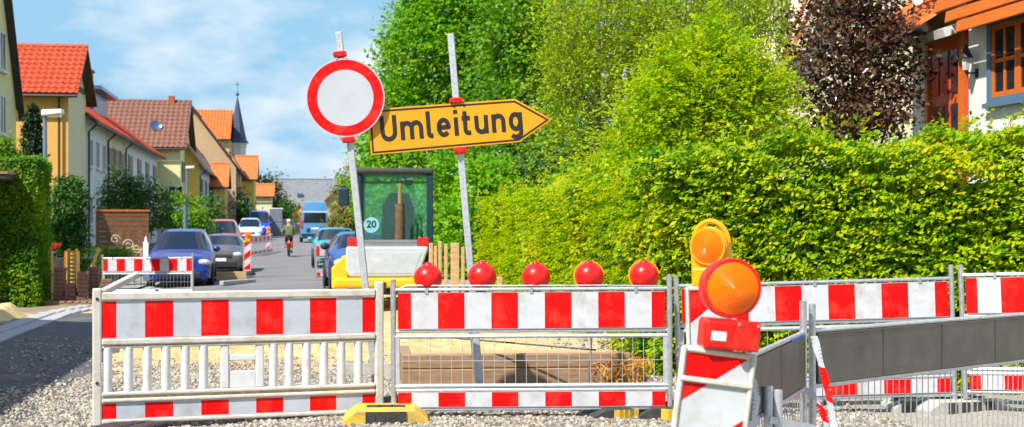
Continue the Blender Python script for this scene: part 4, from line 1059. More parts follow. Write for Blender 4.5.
# pipe stubs and base strip in front of the short leaf
p = gat(771, 6.9)
t = thing('pipe_post', 'short pair of galvanised pipe stubs beside the striped beacon', 'post', p)
for dx, top in ((-.014,.66),(.035,.64)):
    g = MB(); g.tube((dx,0,0),(dx,0,top), .024, n=12); g.tube((dx,0,top),(dx,0,top+.002), .018, n=12); g.build('pipe', M['galv2'], t, smooth=True)
g = MB(); g.beam((-.02,-.02,.50),(.24,.05,.44), .03, .035); g.build('cross_bar', M['galv2'], t)
g = MB(); g.box((-.14,-.12,-.005),(.16,.12,.05)); g.build('foot', M['rubber'], t, bevel=.01)

# red and white barrier tape
def tape(label, pts, w=.05, seg=.16):
    t = thing('barrier_tape', label, 'tape', pts[0])
    o = Vector(pts[0]); P = [Vector(p)-o for p in pts]
    dense = []
    for i in range(len(P)-1):
        for k in range(8): dense.append(P[i].lerp(P[i+1], k/8))
    dense.append(P[-1]); mb = MB(); acc = 0
    for i in range(len(dense)-1):
        a, b_ = dense[i], dense[i+1]; d = (b_-a); s = RT*w*.5 + Vector((0,.01,.012*math.sin(i*.6)))
        acc += d.length
        mb.add([a-s, a+s, b_+s, b_-s, a-s+FW*.002, a+s+FW*.002, b_+s+FW*.002, b_-s+FW*.002], [(0,1,2,3),(7,6,5,4),(0,3,7,4),(1,5,6,2)], int(acc/seg) % 2)
    mb.build('ribbon', [M['white'],M['red']], t)
    return t
tape('red and white tape hanging from the pair of posts down to the right', [at(814,336,7.78), at(820,360,7.75), at(828,390,7.7), at(836,440,7.6)], .045, .19)
tape('red and white tape looped low below the grey panel', [at(806,388,7.75), at(818,402,7.7), at(826,420,7.65), at(829,440,7.6)], .04, .12)
tape('red tape trailing down along the edge of the striped beacon', [at(752,379,4.9), at(757,395,4.9), at(755,420,4.9), at(750,450,4.88)], .03, .7)

# foot plates
yb_ = mat('yellow_recycled_plastic', (.74,.47,.02), (.55,.35,.05), 6, .6, bump=.15, dirt=((.22,.17,.11),.85,7))
footplate('foot_plate', 'yellow and black foot plate between the white and the galvanised barrier', gat(386,10.25), R(-4), yb_, .62, .42, .13)
footplate('foot_plate', 'black foot plate under the left post of the white barrier', gat(124,9.85), R(60), M['rubber'], .7, .36, .05)
footplate('foot_plate', 'black foot plate with yellow flank under the middle barrier, left of the joint', gat(618,10.55), R(8), M['rubber'], .52, .34, .10, ends=yb_)
footplate('foot_plate', 'black and yellow foot plate where the middle and right barriers meet', gat(672,10.55), R(-14), M['rubber'], .5, .40, .11, ends=yb_)
footplate('foot_plate', 'dusty grey foot plate between the two right-hand barriers', gat(958,10.85), R(6), M['concrete'], .72, .36, .12)
footplate('foot_plate', 'dusty foot plate left of the grey one, under the right barrier', gat(905,10.95), R(-6), M['concrete'], .30, .34, .11)

# red ball lamps on the middle barrier
for i, (px, py, lab) in enumerate(((428,278,'leftmost red ball lamp on the middle barrier, in front of the digger'), (482,276.5,'second red ball lamp from the left, in front of the sign post'), (536,277,'third red ball lamp, centre of the row of five'), (589,276,'fourth red ball lamp with yellow rim, in front of the hedge'), (644,275.5,'rightmost red ball lamp on the middle barrier'))):
    c = at(px, py+14, 10.52); t = thing('warning_lamp', lab, 'lamp', (c.x, c.y, .99), -TH, 'red ball lamps on the middle barrier')
    r = .104; g = MB(); g.ball((0,0,EYE-(py-HY)*10.52/FPX-.99), r, 24, 14); g.build('globe', M['redplastic'], t, smooth=True)
    zc = EYE-(py-HY)*10.52/FPX-.99
    g = MB(); g.ball((0,0,zc+r-.004), (.032,.032,.02), 12, 6); g.build('cap', M['redplastic'], t, smooth=True)
    if i >= 3:
        g = MB(); 
        g.lathe([(r*1.06,-.012),(r*1.13,-.012),(r*1.13,.012),(r*1.06,.012)], 24, 0, Matrix.Translation((0,.025,zc)) @ Matrix.Rotation(R(90),4,'X')); g.build('rim', M['yellowhouse'], t, smooth=True)
    g = MB(); g.lathe([(r*.985,-.006),(r*1.025,-.004),(r*1.025,.004),(r*.985,.006)], 24, 0, Matrix.Translation((0,0,zc)) @ Matrix.Rotation(R(90),4,'X')); g.build('seam', M['redhouse'], t, smooth=True)
    g = MB(); g.tube((0,0,-.03),(0,0,zc-r+.02), .03, n=10); g.box((-.035,-.018,-.05),(.035,.03,.0)); g.build('socket', M['darksteel'] if i < 3 else M['yellowhouse'], t)

# ------------------------------------------------------------------ striped beacons with lamps
def beacon(label, p, lean, d_face, hgt, wid, housem, near=True, z0=.14, yaw=0.0):
    f = FW; Mr = Matrix.Rotation(lean, 4, f) 
    M0 = Matrix.Translation(p) @ Mr @ Matrix.Rotation(-TH+yaw, 4, 'Z')
    t = thing('beacon', label, 'beacon', M=M0, group='striped beacons')
    w = wid/2
    b_ = MB(); b_.box((-w,-.018,z0),(w,.018,hgt)); b_.build('body', M['barplastic'], t, bevel=.012, seg=2)
    e = .018; rect = [(-w+e,z0+.03),(w-e,z0+.03),(w-e,hgt-.02),(-w+e,hgt-.02)]
    fc = MB(); per = .42; s0 = hgt-.02-.8*.10-.42*3
    for k in range(-8, 8):
        for mi, (a, c_) in enumerate(((k*per, k*per+per/2), (k*per+per/2, k*per+per))):
            # stripe coordinate runs along z - x*1.0
            q = clip(clip(rect, -.8, 1, c_+s0), .8, -1, -a-s0)
            if len(q) >= 3: fc.add([(x,-.0205,z) for x, z in q], [tuple(range(len(q)))], mi)
    fc.build('striped_face', [M['red'],M['white']], t)
    fr = MB()
    for lo, hi in (((-w,-.030,z0),(-w+e,-.018,hgt)), ((w-e,-.030,z0),(w,-.018,hgt)), ((-w+e,-.030,hgt-.02),(w-e,-.018,hgt)), ((-w+e,-.030,z0),(w-e,-.018,z0+.03))): fr.box(lo, hi)
    fr.build('frame', M['plastic'], t, bevel=.006)
    if near:
        j = MB(); j.box((-w+.002,-.034,hgt-.118),(w-.002,-.019,hgt-.100)); j.build('joint_bar', M['plastic'], t, bevel=.004)
    ft = MB(); ft.prism([(-.2,0),(.2,0),(.2,.06),(.12,.11),(-.12,.11),(-.2,.06)], -.4, .4); ft.build('foot', M['rubber'], t, bevel=.012)
    st_ = MB(); st_.box((-.03,-.02,.10),(.03,.02,z0+.01)); st_.build('stem', M['galv'], t)
    return t
def lamp_front(label, M0, housem, lensm, r=.092, tall=True, turn=0.0):
    t = thing('warning_lamp', label, 'lamp', M=M0)
    Rz = Matrix.Rotation(turn, 4, 'Z')
    zc = .205
    b_ = MB(); b_.box((-.085,-.05,.0),(.085,.06,.10),0,Rz); b_.build('base', housem, t, bevel=.012, seg=2)
    if not tall:
        b_ = MB(); b_.box((.012,-.075,.002),(.098,-.046,.104),0,Rz); b_.build('battery_cover', housem, t, bevel=.008, seg=2)
        for sx_q in (.022,.088):
            b_ = MB(); b_.tube(Rz @ Vector((sx_q,-.078,.09)), Rz @ Vector((sx_q,-.072,.09)), .005, n=8); b_.build('screw', M['galv'], t)
        b_ = MB(); b_.box((-.062,-.0525,.03),(-.012,-.049,.06),0,Rz); b_.build('type_label', M['plate'], t)
    h_ = MB(); Mh = Rz @ Matrix.Translation((0,0,zc)) @ Matrix.Rotation(R(90),4,'X')
    h_.lathe([(.0,-.075),(r*.8,-.07),(r*1.06,-.05),(r*1.10,.0),(r*1.10,.022),(r*.98,.026)], 28, 0, Mh); h_.build('housing', housem, t, smooth=True)
    if tall:
        n_ = MB(); n_.prism([(-.095,-.01),(.095,-.01),(.098,.22),(-.098,.22)], -.018, .06, 0, Rz); n_.build('neck', housem, t, bevel=.01)
        hd = MB(); hd.path([Rz @ Vector((r*1.05*math.cos(a), .02, zc+.012+r*1.28*math.sin(a))) for a in [math.pi*k/14 for k in range(15)]], .013, 8); hd.build('handle', housem, t, smooth=True)
    l_2 = MB(); l_2.lathe([(r*1.0,.022),(r*.97,.034)] + [(r*(.95-.94*k/22), .036+.030*math.sin(math.pi/2*(k/22)) + (.0028 if k % 2 else 0)) for k in range(22)] + [(.0,.067)], 36, 0, Mh); l_2.build('lens', lensm, t, smooth=True)
    rg = MB(); rg.lathe([(r*1.0,.020),(r*1.06,.022),(r*1.06,.036),(r*.99,.036)], 28, 0, Mh); rg.build('lens_ring', housem, t, smooth=True)
    return t
base1 = gat(679, 4.7)
bk1 = beacon('large red and white striped beacon leaning right in the foreground', base1, R(7.4), 4.7, 1.045, .252, 'r')
bpy.context.view_layer.update()
lamp_front('big orange warning lamp with red housing on the leaning foreground beacon', bk1.matrix_world @ Matrix.Translation((.018,.0,1.048)) @ Matrix.Rotation(R(-2),4,'Y'), M['redhouse'], M['orangelens'], .092, False, R(6))
base2 = gat(716, 7.0)
bk2 = beacon('second striped beacon half hidden behind the foreground lamp', base2, R(-1.5), 7.0, 1.15, .25, 'y', near=False)
bpy.context.view_layer.update()
lamp_front('yellow warning lamp with orange lens and carrying ring on the second beacon', bk2.matrix_world @ Matrix.Translation((.004,.0,1.145)), M['yellowhouse'], M['orangelens'], .088, True, R(-28))
for (px, d, lab, lab2) in ((247, 44, 'distant striped beacon with yellow lamp right of the dark car', 'small yellow warning lamp on the distant beacon by the dark car'), (268, 76, 'farthest striped beacon near the cyclist', 'tiny orange warning lamp on the farthest beacon')):
    bk = beacon(lab, gat(px, d)+Vector((0,0,RZ(gat(px,d).x,d)*.6)), R(random.uniform(-2,2)), d, 1.05, .25, 'y', near=False)
    bpy.context.view_layer.update()
    lamp_front(lab2, bk.matrix_world @ Matrix.Translation((0,0,1.05)), M['yellowhouse'], M['orangelens'], .088, True)

# ------------------------------------------------------------------ traffic signs
def clamp(t, p, s=1.0, M0=None):
    g = MB(); g.cbox(p, (.10*s,.07*s,.045*s)); g.build('clamp', M['redplastic'], t, bevel=.008)
    g = MB(); g.tube((p[0]-.04*s,p[1]-.045*s,p[2]),(p[0]-.04*s,p[1]-.03*s,p[2]), .014*s, n=6); g.tube((p[0]+.04*s,p[1]-.045*s,p[2]),(p[0]+.04*s,p[1]-.03*s,p[2]), .014*s, n=6); g.build('clamp_bolt', M['redplastic'], t)
def text_mesh(txt, size, m, parent, loc, offset=0.0, space=1.0):
    cu = bpy.data.curves.new('t', 'FONT'); cu.body = txt; cu.size = size; cu.align_x = 'CENTER'; cu.align_y = 'CENTER'; cu.offset = offset; cu.space_character = space; cu.extrude = .0008
    ob = bpy.data.objects.new('t', cu); COL.objects.link(ob)
    bpy.context.view_layer.update()
    me = bpy.data.meshes.new_from_object(ob.evaluated_get(bpy.context.evaluated_depsgraph_get()))
    bpy.data.objects.remove(ob)
    me.materials.clear(); me.materials.append(m); me.name = 'lettering'
    o = bpy.data.objects.new('lettering', me); COL.objects.link(o); o.parent = parent
    o.rotation_euler = (R(90),0,0); o.location = loc
    return o
def post_sign(name, label, pt_top, pt_bot, d, cat='sign'):
    a, b_ = at(*pt_top, d), at(*pt_bot, d)
    dirv = (a-b_).normalized(); k = b_.z/dirv.z; foot = b_ - dirv*k
    lean = math.asin((a-foot).normalized().dot(RT))
    M0 = Matrix.Translation(foot) @ Matrix.Rotation(lean,4,FW) @ Matrix.Rotation(-TH,4,'Z')
    t = thing(name, label, cat, M=M0)
    L = (a-foot).length
    g = MB(); g.box((-.026,-.026,-.05),(.026,.026,L)); g.build('post', M['galv2'], t, bevel=.004)
    h = MB()
    for i in range(int(L/.075)): h.tube((0,-.0275,.1+i*.075),(0,-.0262,.1+i*.075), .006, n=6)
    h.build('punched_holes', M['galv'], t)['kind'] = 'stuff'
    g = MB(); g.prism([(-.42,-.02),(.42,-.02),(.42,.05),(.3,.09),(-.3,.09),(-.42,.05)], -.2, .2); g.build('foot', M['rubber'], t, bevel=.01)
    return t, M0, L
d1 = 10.965
t, M0, L = post_sign('road_sign', 'round white no-vehicles sign with red ring on a leaning galvanised post', (338.5,32), (366,292), d1)
c = M0.inverted() @ at(346, 98.3, d1)
r_ = 39.3*d1/FPX
Ms = Matrix.Translation((c.x, -.055, c.z)) @ Matrix.Rotation(R(90),4,'X')
g = MB(); g.lathe([(0,-.012),(r_,-.012),(r_*1.0,.0),(0,.0)], 64, 0, Ms); g.build('sign_plate', M['signwhite'], t)
g = MB()
def ring(mb, r0, r1, y, n=64, mi=0):
    vs = []; fs = []
    for k in range(n):
        a = 2*math.pi*k/n; vs += [(c.x+r0*math.cos(a), y, c.z+r0*math.sin(a)), (c.x+r1*math.cos(a), y, c.z+r1*math.sin(a))]
    for k in range(n): k2 = (k+1)%n; fs.append((2*k,2*k+1,2*k2+1,2*k2))
    mb.add(vs, fs, mi)
ring(g, 28.2/39.3*r_, .962*r_, -.0572); g.build('red_ring', M['red'], t)
clamp(t, ((M0.inverted() @ at(340.5,55,d1)).x, -.03, c.z+r_+.035)); clamp(t, ((M0.inverted() @ at(349,139,d1)).x, -.03, c.z-r_-.02))
# detour sign
d2 = 11.0
t, M0, L = post_sign('detour_sign', 'yellow arrow-shaped detour sign reading Umleitung on a leaning post', (450.5,34), (470.5,270), d2)
Mi = M0.inverted()
P = [Mi @ at(px, py, d2) for px, py in ((368.5,110),(515,99.5),(552,120),(519.5,142.5),(371.5,155.5))]
poly = [(p.x,p.z) for p in P]
ccw = list(reversed(poly))
cx_, cz_ = sum(p[0] for p in poly)/5, sum(p[1] for p in poly)/5
def inset(pl_, k):                                        # shrink towards the inside by k metres
    out = []; n = len(pl_)
    for i in range(n):
        p0, p1, p2 = (Vector(pl_[j]) for j in ((i-1)%n, i, (i+1)%n))
        e1, e2 = (p1-p0).normalized(), (p2-p1).normalized(); n1, n2 = Vector((-e1.y,e1.x)), Vector((-e2.y,e2.x))
        bis = (n1+n2).normalized(); s_ = k/max(.2, bis.dot(n1)); out.append(tuple(p1+bis*s_))
    return out
g = MB(); g.prism(ccw, -.045, -.030); g.build('sign_plate', M['signyellow'], t, bevel=.002)
g = MB(); o1, o2 = inset(ccw,.012), inset(ccw,.026)
vs_ = [(x,-.0465,z) for x, z in o1] + [(x,-.0465,z) for x, z in o2]
g.add(vs_, [(i,(i+1)%5,(i+1)%5+5,i+5) for i in range(5)]); g.build('black_border', M['black'], t)
mid = Mi @ at(451.5, 124.2, d2)
ang = math.atan2(P[1].z-P[0].z, P[1].x-P[0].x)*.5 + math.atan2(P[3].z-P[4].z, P[3].x-P[4].x)*.5
def arc(cx, cz, rx, rz, a0, a1, n=10): return [(cx+rx*math.cos(R(a0+(a1-a0)*k/n)), cz+rz*math.sin(R(a0+(a1-a0)*k/n))) for k in range(n+1)]
GL = {'U': (.68, [[(.075,1)] + arc(.34,.33,.265,.255,180,360) + [(.605,1)]]),
 'm': (.95, [[(.075,0),(.075,.72)], arc(.275,.435,.2,.21,180,0)+[(.475,0)], arc(.675,.435,.2,.21,180,0)+[(.875,0)]]),
 'l': (.26, [[(.075,1.04)] + arc(.2,.19,.125,.115,180,270) + [(.26,.075)]]),
 'e': (.58, [[(.10,.37),(.50,.37)] + arc(.29,.365,.215,.29,2,318,18)]),
 'i': (.15, [[(.075,0),(.075,.72)], [(.075,.86),(.075,1.01)]]),
 't': (.38, [[(.14,.93)] + arc(.27,.20,.13,.125,180,270) + [(.37,.075)], [(0,.655),(.36,.655)]]),
 'u': (.56, [[(.075,.72)] + arc(.28,.285,.205,.21,180,360), [(.485,.72),(.485,0)]]),
 'n': (.56, [[(.075,0),(.075,.72)], arc(.28,.435,.205,.21,180,0)+[(.485,0)]]),
 'g': (.56, [arc(.275,.37,.2,.285,0,360,20), [(.485,.72)] + arc(.275,-.06,.21,.165,0,-150)])}
lt_ = MB(); xcur = 0; lay = 0; hwid = .090
for ch in 'Umleitung':
    wch, strokes = GL[ch]
    for pts in strokes:
        pts = [Vector((x+xcur, z)) for x, z in pts]; vs_ = []; lay += 1
        for k_ in range(len(pts)):
            e1 = (pts[k_]-pts[max(k_-1,0)]); e2 = (pts[min(k_+1,len(pts)-1)]-pts[k_])
            if e1.length < 1e-6: e1 = e2
            if e2.length < 1e-6: e2 = e1
            e1.normalize(); e2.normalize(); tt = (e1+e2).normalized(); nn_ = Vector((-tt.y, tt.x)); q_ = hwid/max(.5, nn_.dot(Vector((-e1.y,e1.x))))
            vs_ += [(pts[k_].x+nn_.x*q_, -.0003*(lay%3), pts[k_].y+nn_.y*q_), (pts[k_].x-nn_.x*q_, -.0003*(lay%3), pts[k_].y-nn_.y*q_)]
        lt_.add(vs_, [(2*k_,2*k_+1,2*k_+3,2*k_+2) for k_ in range(len(pts)-1)])
    xcur += wch + .175
tot = xcur-.175; sc_ = 141*d2/FPX/tot
lt_.v = [((x-tot/2)*sc_, y, (z-.48)*sc_*1.10) for x, y, z in lt_.v]
tx_ = lt_.build('lettering', M['black'], t)
tx_.location = (mid.x, -.0475, mid.z); tx_.rotation_euler = (0, -ang, 0)
clamp(t, (0,-.03,(Mi @ at(456,101,d2)).z)); clamp(t, (0,-.03,(Mi @ at(460.5,151,d2)).z))

# ------------------------------------------------------------------ timber, rods and grass in the trench
a, b_ = onG(402,389,.0), onG(642,386,.0)
t = thing('trench_timbers', 'long wooden trench planks lying on the sand behind the middle barrier', 'timber', M=frame_matrix((a.x,a.y,0),(b_.x,b_.y,0)))
Lt = (b_-a).length
for i, (z0, z1, y, e) in enumerate(((.0,.17,0,.0),(.175,.30,.02,-.1))):
    g = MB(); g.box((0,y,z0),(Lt+e,y+.09,z1)); g.build('plank', M['woodbrown'], t, bevel=.008)
g = MB(); g.box((.0,.11,.02),(.09,1.0,.30)); g.build('plank', M['woodbrown'], t, bevel=.008)
g = MB(); g.box((.1,.115,.24),(Lt-.3,.42,.298)); g.build('plank', M['wood'], t, bevel=.008)
a, b_ = onG(340,378,.0), onG(396,378,.0)
g = MB(); g.beam((0,0,.07),((b_-a).length,0,.07), .05, .14)
t = thing('board', 'grey board standing on edge behind the white barrier', 'board', M=frame_matrix((a.x,a.y,0),(b_.x,b_.y,0))); g.build('plank', M['concrete'], t)
a = onG(455,410); b2 = onG(545,406)
t = thing('board', 'dark blue-grey board lying under the middle barrier', 'board', M=frame_matrix((a.x,a.y,.0),(b2.x,b2.y,.0)))
g = MB(); g.box((0,0,.02),((b2-a).length,.16,.07)); g.build('plank', M['lampblue'], t, bevel=.006)
a = onG(443,412); t = thing('timber_offcut', 'short round orange-brown timber offcut under the middle barrier', 'timber', (a.x,a.y,0)); g = MB(); g.tube((-.07,0,.06),(.07,.02,.06), .055, n=10); g.build('log', M['wood'], t, smooth=True)
# loose pipes leaning behind the middle barrier
def rod(label, pts, r=.014, m_='galv'):
    o = Vector(pts[0]); t = thing('steel_rod', label, 'rod', (o.x,o.y,0)); g = MB(); g.path([Vector(p)-Vector((o.x,o.y,0)) for p in pts], r, 8); g.build('rod', M[m_], t, smooth=True)
q = onG(479,386); rod('bent galvanised pipe standing in the sand behind the middle barrier', [Vector((q.x,q.y,-.05)), at(474,345,11.9), at(472,330,11.9)], .028)
rod('thin steel rod lying slanted across the trench planks', [at(430,336,12.6), at(596,350,12.3)], .008, 'darksteel')
q = onG(588,388); rod('thin upright steel rod beside the dry grass', [Vector((q.x,q.y,-.05)), at(592,330,12.3)], .010)
# dry grass tuft
b = onG(614,385)
t = thing('dry_grass', 'tuft of dry orange-brown grass beside the hedge', 'grass', (b.x,b.y,0))
k = 620; an = rng.uniform(0,6.28,k); rr = rng.random(k)**.5*.26; hh_ = rng.random(k)
c_ = np.stack([np.cos(an)*rr*1.2+.05*hh_, np.sin(an)*rr, .02+hh_*.26*(1.1-rr*1.4)], -1)
leaves('blades', c_, rng.normal(size=(k,3))+np.array([-.6,-.6,.1]), .13*rng.uniform(.6,1.3,k), np.clip(rng.random(k)*.8+.1*rng.random(k),0,1), LM['drygrass'], t, aspect=.10, droop=-1.2)

# wooden stakes beside the digger
t = thing('stake_fence', 'row of pale timber stakes beside the digger', 'fence', gat(445,22))
o = t.location.copy()
for px, w, top in ((431,.06,243),(435.5,.05,246),(440,.05,241),(446,.05,244),(455,.13,243),(463,.05,247)):
    d = 22; p = gat(px,d)-o; z = at(px,top,d).z
    g = MB(); g.box((p.x-w/2,p.y-.03,-.1),(p.x+w/2,p.y+.03,z)); g.build('stake', M['wood'], t, bevel=.006)
g = MB(); p0, p1 = gat(429,22.06)-o, gat(466,22.06)-o; g.beam((p0.x,p0.y+.03,.9),(p1.x,p1.y+.03,.93), .03, .07); g.build('rail', M['wood'], t)
p = gat(500,19); t = thing('stake', 'single short timber stake in front of the hedge end', 'stake', p); g = MB(); g.box((-.035,-.03,-.1),(.035,.03,at(500,277,19).z)); g.build('post', M['wood'], t, bevel=.006)
# ------------------------------------------------------------------ digger seen from behind
DD = 23.3; s_ = FPX/DD
p = gat(386, DD)
t = thing('wheel_loader', 'small yellow wheel loader with white bonnet and glazed cab seen from behind', 'digger', p, -TH*0.6)
def zz(py): return EYE-(py-HY)/s_
hw = 48/s_
# counterweight and bonnet
g = MB(); g.prism([(-.86,.42),(.76,.42),(.76,zz(277.5)),(-.86,zz(277.5))], -.10, .9); g.build('counterweight', M['digyellow'], t, bevel=.05, seg=3)
g = MB(); g.box((-.12,-.12,zz(285)-.12),(.0,-.09,zz(285)+.05)); g.build('tow_pocket', M['black'], t)
bn = MB()
lo, hi = zz(277), zz(246.5)
bn.prism([(-.60,lo),(.54,lo),(.70,hi-.06),(.70,hi),(-.66,hi),(-.66,lo+.10)], -.06, .9); bn.build('bonnet', M['digwhite'], t, bevel=.035, seg=3)
g = MB(); g.prism([(-.54,lo+.06),(.46,lo+.06),(.60,hi-.09),(-.58,hi-.09)], -.066, -.058); g.build('bonnet_panel', M['digwhite'], t, bevel=.004)
g = MB(); g.prism([(-.90,.40),(-.62,.40),(-.62,zz(256)),(-.72,zz(256)),(-.90,zz(268))], -.03, 1.0); g.build('rear_fender', M['digyellow'], t, bevel=.04, seg=3)
for i in range(5):
    z = zz(246)+i*.022; g = MB(); g.box((-.44,.05,z),(.52,.93,z+.010)); g.build('grille_slat', M['galv2'], t)
g = MB(); g.box((-.60,.12,hi-.06),(.68,.95,zz(240))); g.build('grille', M['darksteel'], t)
for x, lab in ((-.55,'l'),(.62,'r')):
    g = MB(); g.box((x-.09,.02,zz(246)),(x+.09,.12,zz(237.5))); g.build('tail_light', M['tail'], t, bevel=.012, seg=2)
# cab
cw = 38/s_; x0, x1 = -29/s_-.02, 44/s_; zb, zt3 = zz(240), zz(172); y0c, y1c = .85, 2.25
glm = mat('cab_glass', (.52,.88,.80), None, rough=.03, trans=.94, spec=.5); glm.node_tree.nodes['Principled BSDF'].inputs['IOR'].default_value = 1.05
for (x, y) in ((x0,y0c),(x1,y0c),(x0,y1c),(x1,y1c)):
    g = MB(); g.box((x-.055,y-.06,zb-.5),(x+.055,y+.06,zt3)); g.build('cab_pillar', M['teal'], t, bevel=.012)
g = MB(); g.box((x0-.07,y0c-.10,zt3),(x1+.07,y1c+.12,zt3+.10)); g.build('cab_roof', M['darksteel'], t, bevel=.04, seg=3)
g = MB(); g.box((x0,y0c,zb-.5),(x1,y1c,zb-.0)); g.build('cab_floor', M['darksteel'], t)
for (lo_, hi_) in (((x0+.04,y0c-.004,zb),(x1-.04,y0c+.004,zt3)), ((x0+.04,y1c-.004,zb),(x1-.04,y1c+.004,zt3)), ((x0-.004,y0c+.04,zb),(x0+.004,y1c-.04,zt3)), ((x1-.004,y0c+.04,zb),(x1+.004,y1c-.04,zt3))):
    g = MB(); g.box(lo_, hi_); g.build('cab_glass', glm, t)
g = MB(); g.box((x0+.04,y0c-.015,zt3-.16),(x1-.04,y0c-.008,zt3-.13)); g.box((.30,y0c-.04,zt3-.20),(.42,y0c-.01,zt3-.10)); g.build('wiper_motor', M['black'], t)
# seat
g = MB(); sx0 = -.10; g.prism([(-.12,zb-.1),(.44,zb-.1),(.46,zb+.55),(.36,zb+.80),(.04,zb+.82),(-.10,zb+.6)], y0c+.30, y0c+.45); g.build('seat', M['fabric'], t, bevel=.05, seg=3)
g = MB(); g.tube((.60,y0c+.8,zb-.1),(.58,y0c+.9,zb+.35), .02, n=6); g.tube((.5,y0c+.8,zb-.1),(.52,y0c+.9,zb+.28), .02, n=6); g.build('lever', M['black'], t)
g = MB(); g.tube((.15,y1c-.4,zb-.2),(.15,y1c-.5,zb+.25), .03, n=8); g.lathe([(.18,.0),(.2,.015),(.18,.03),(.165,.015),(.18,.0)], 18, 0, Matrix.Translation((.15,y1c-.52,zb+.27)) @ Matrix.Rotation(R(-25),4,'X')); g.build('steering_wheel', M['black'], t)
# exhaust
g = MB(); g.tube((.22,.55,hi-.1),(.22,.55,zz(203)), .085, n=14); g.build('silencer', M['rust'], t, smooth=True)
g = MB(); g.path([(.22,.55,zz(203)),(.22,.55,zz(190)),(.23,.52,zz(183))], [.032,.032,.036], 10); g.build('exhaust_pipe', M['brass'], t, smooth=True)
# speed disc with 20
q = (-28+.5+0)/s_
dx_, dzz = (369.5-386)/s_, zz(225)
g = MB(); g.lathe([(0,0),(.135,0),(.135,.004),(0,.004)], 24, 0, Matrix.Translation((dx_,y0c-.008,dzz)) @ Matrix.Rotation(R(90),4,'X')); ds = g.build('speed_disc', mat('pale_teal_sticker', (.25,.55,.60), None, rough=.4), t)
text_mesh('20', .17, M['black'], ds, (dx_, y0c-.0145, dzz+.01), .004)
# mirror
g = MB(); g.path([(x0,y1c-.1,zt3-.03),(x0-.25,y1c-.1,zt3-.02),(x0-.33,y1c-.1,zt3-.06)], .014, 6); g.build('mirror_arm', M['darksteel'], t)
g = MB(); g.box((x0-.42,y1c-.14,zz(204)),(x0-.22,y1c-.08,zz(184))); g.build('mirror', M['teal'], t, bevel=.03, seg=2)
# wheels
def wheel(t, x, y, r, w, name='wheel'):
    Mr = Matrix.Translation((x,y,r)) @ Matrix.Rotation(R(90),4,'Y')
    g = MB(); g.lathe([(r*.62,-w/2),(r*.9,-w/2),(r,-w/2+.03),(r,w/2-.03),(r*.9,w/2),(r*.62,w/2)], 24, 0, Mr); wo_ = g.build(name, M['tyre'], t, smooth=True)
    g = MB(); g.lathe([(0,-w*.35),(r*.3,-w*.4),(r*.60,-w*.46),(r*.64,-w*.4),(r*.64,w*.4),(r*.60,w*.46),(r*.3,w*.4),(0,w*.35)], 16, 0, Mr); g.build('rim', M['rim'], wo_, smooth=True)
    return wo_
for x in (-.66,.66):
    for y in (.95,3.0): wheel(t, x, y, .46, .34)
g = MB(); g.box((-.55,.9,.40),(.55,3.6,.72)); g.build('chassis', M['digyellow'], t, bevel=.03)
g = MB(); g.prism([(-.45,.7),(.45,.7),(.40,1.15),(-.40,1.15)], 2.4, 3.7); g.build('front_frame', M['digyellow'], t, bevel=.03)
for x in (-.35,.35):
    g = MB(); g.beam((x,3.0,1.05),(x,4.3,.45), .10, .2); g.build('lift_arm', M['digyellow'], t)
g = MB(); g.add([(-.9,4.2,.1),(.9,4.2,.1),(.9,4.95,.08),(-.9,4.95,.08),(-.9,4.15,.75),(.9,4.15,.75)], [(0,1,2,3),(0,1,5,4),(0,4,3),(1,2,5)]); g.build('bucket', M['darksteel'], t)

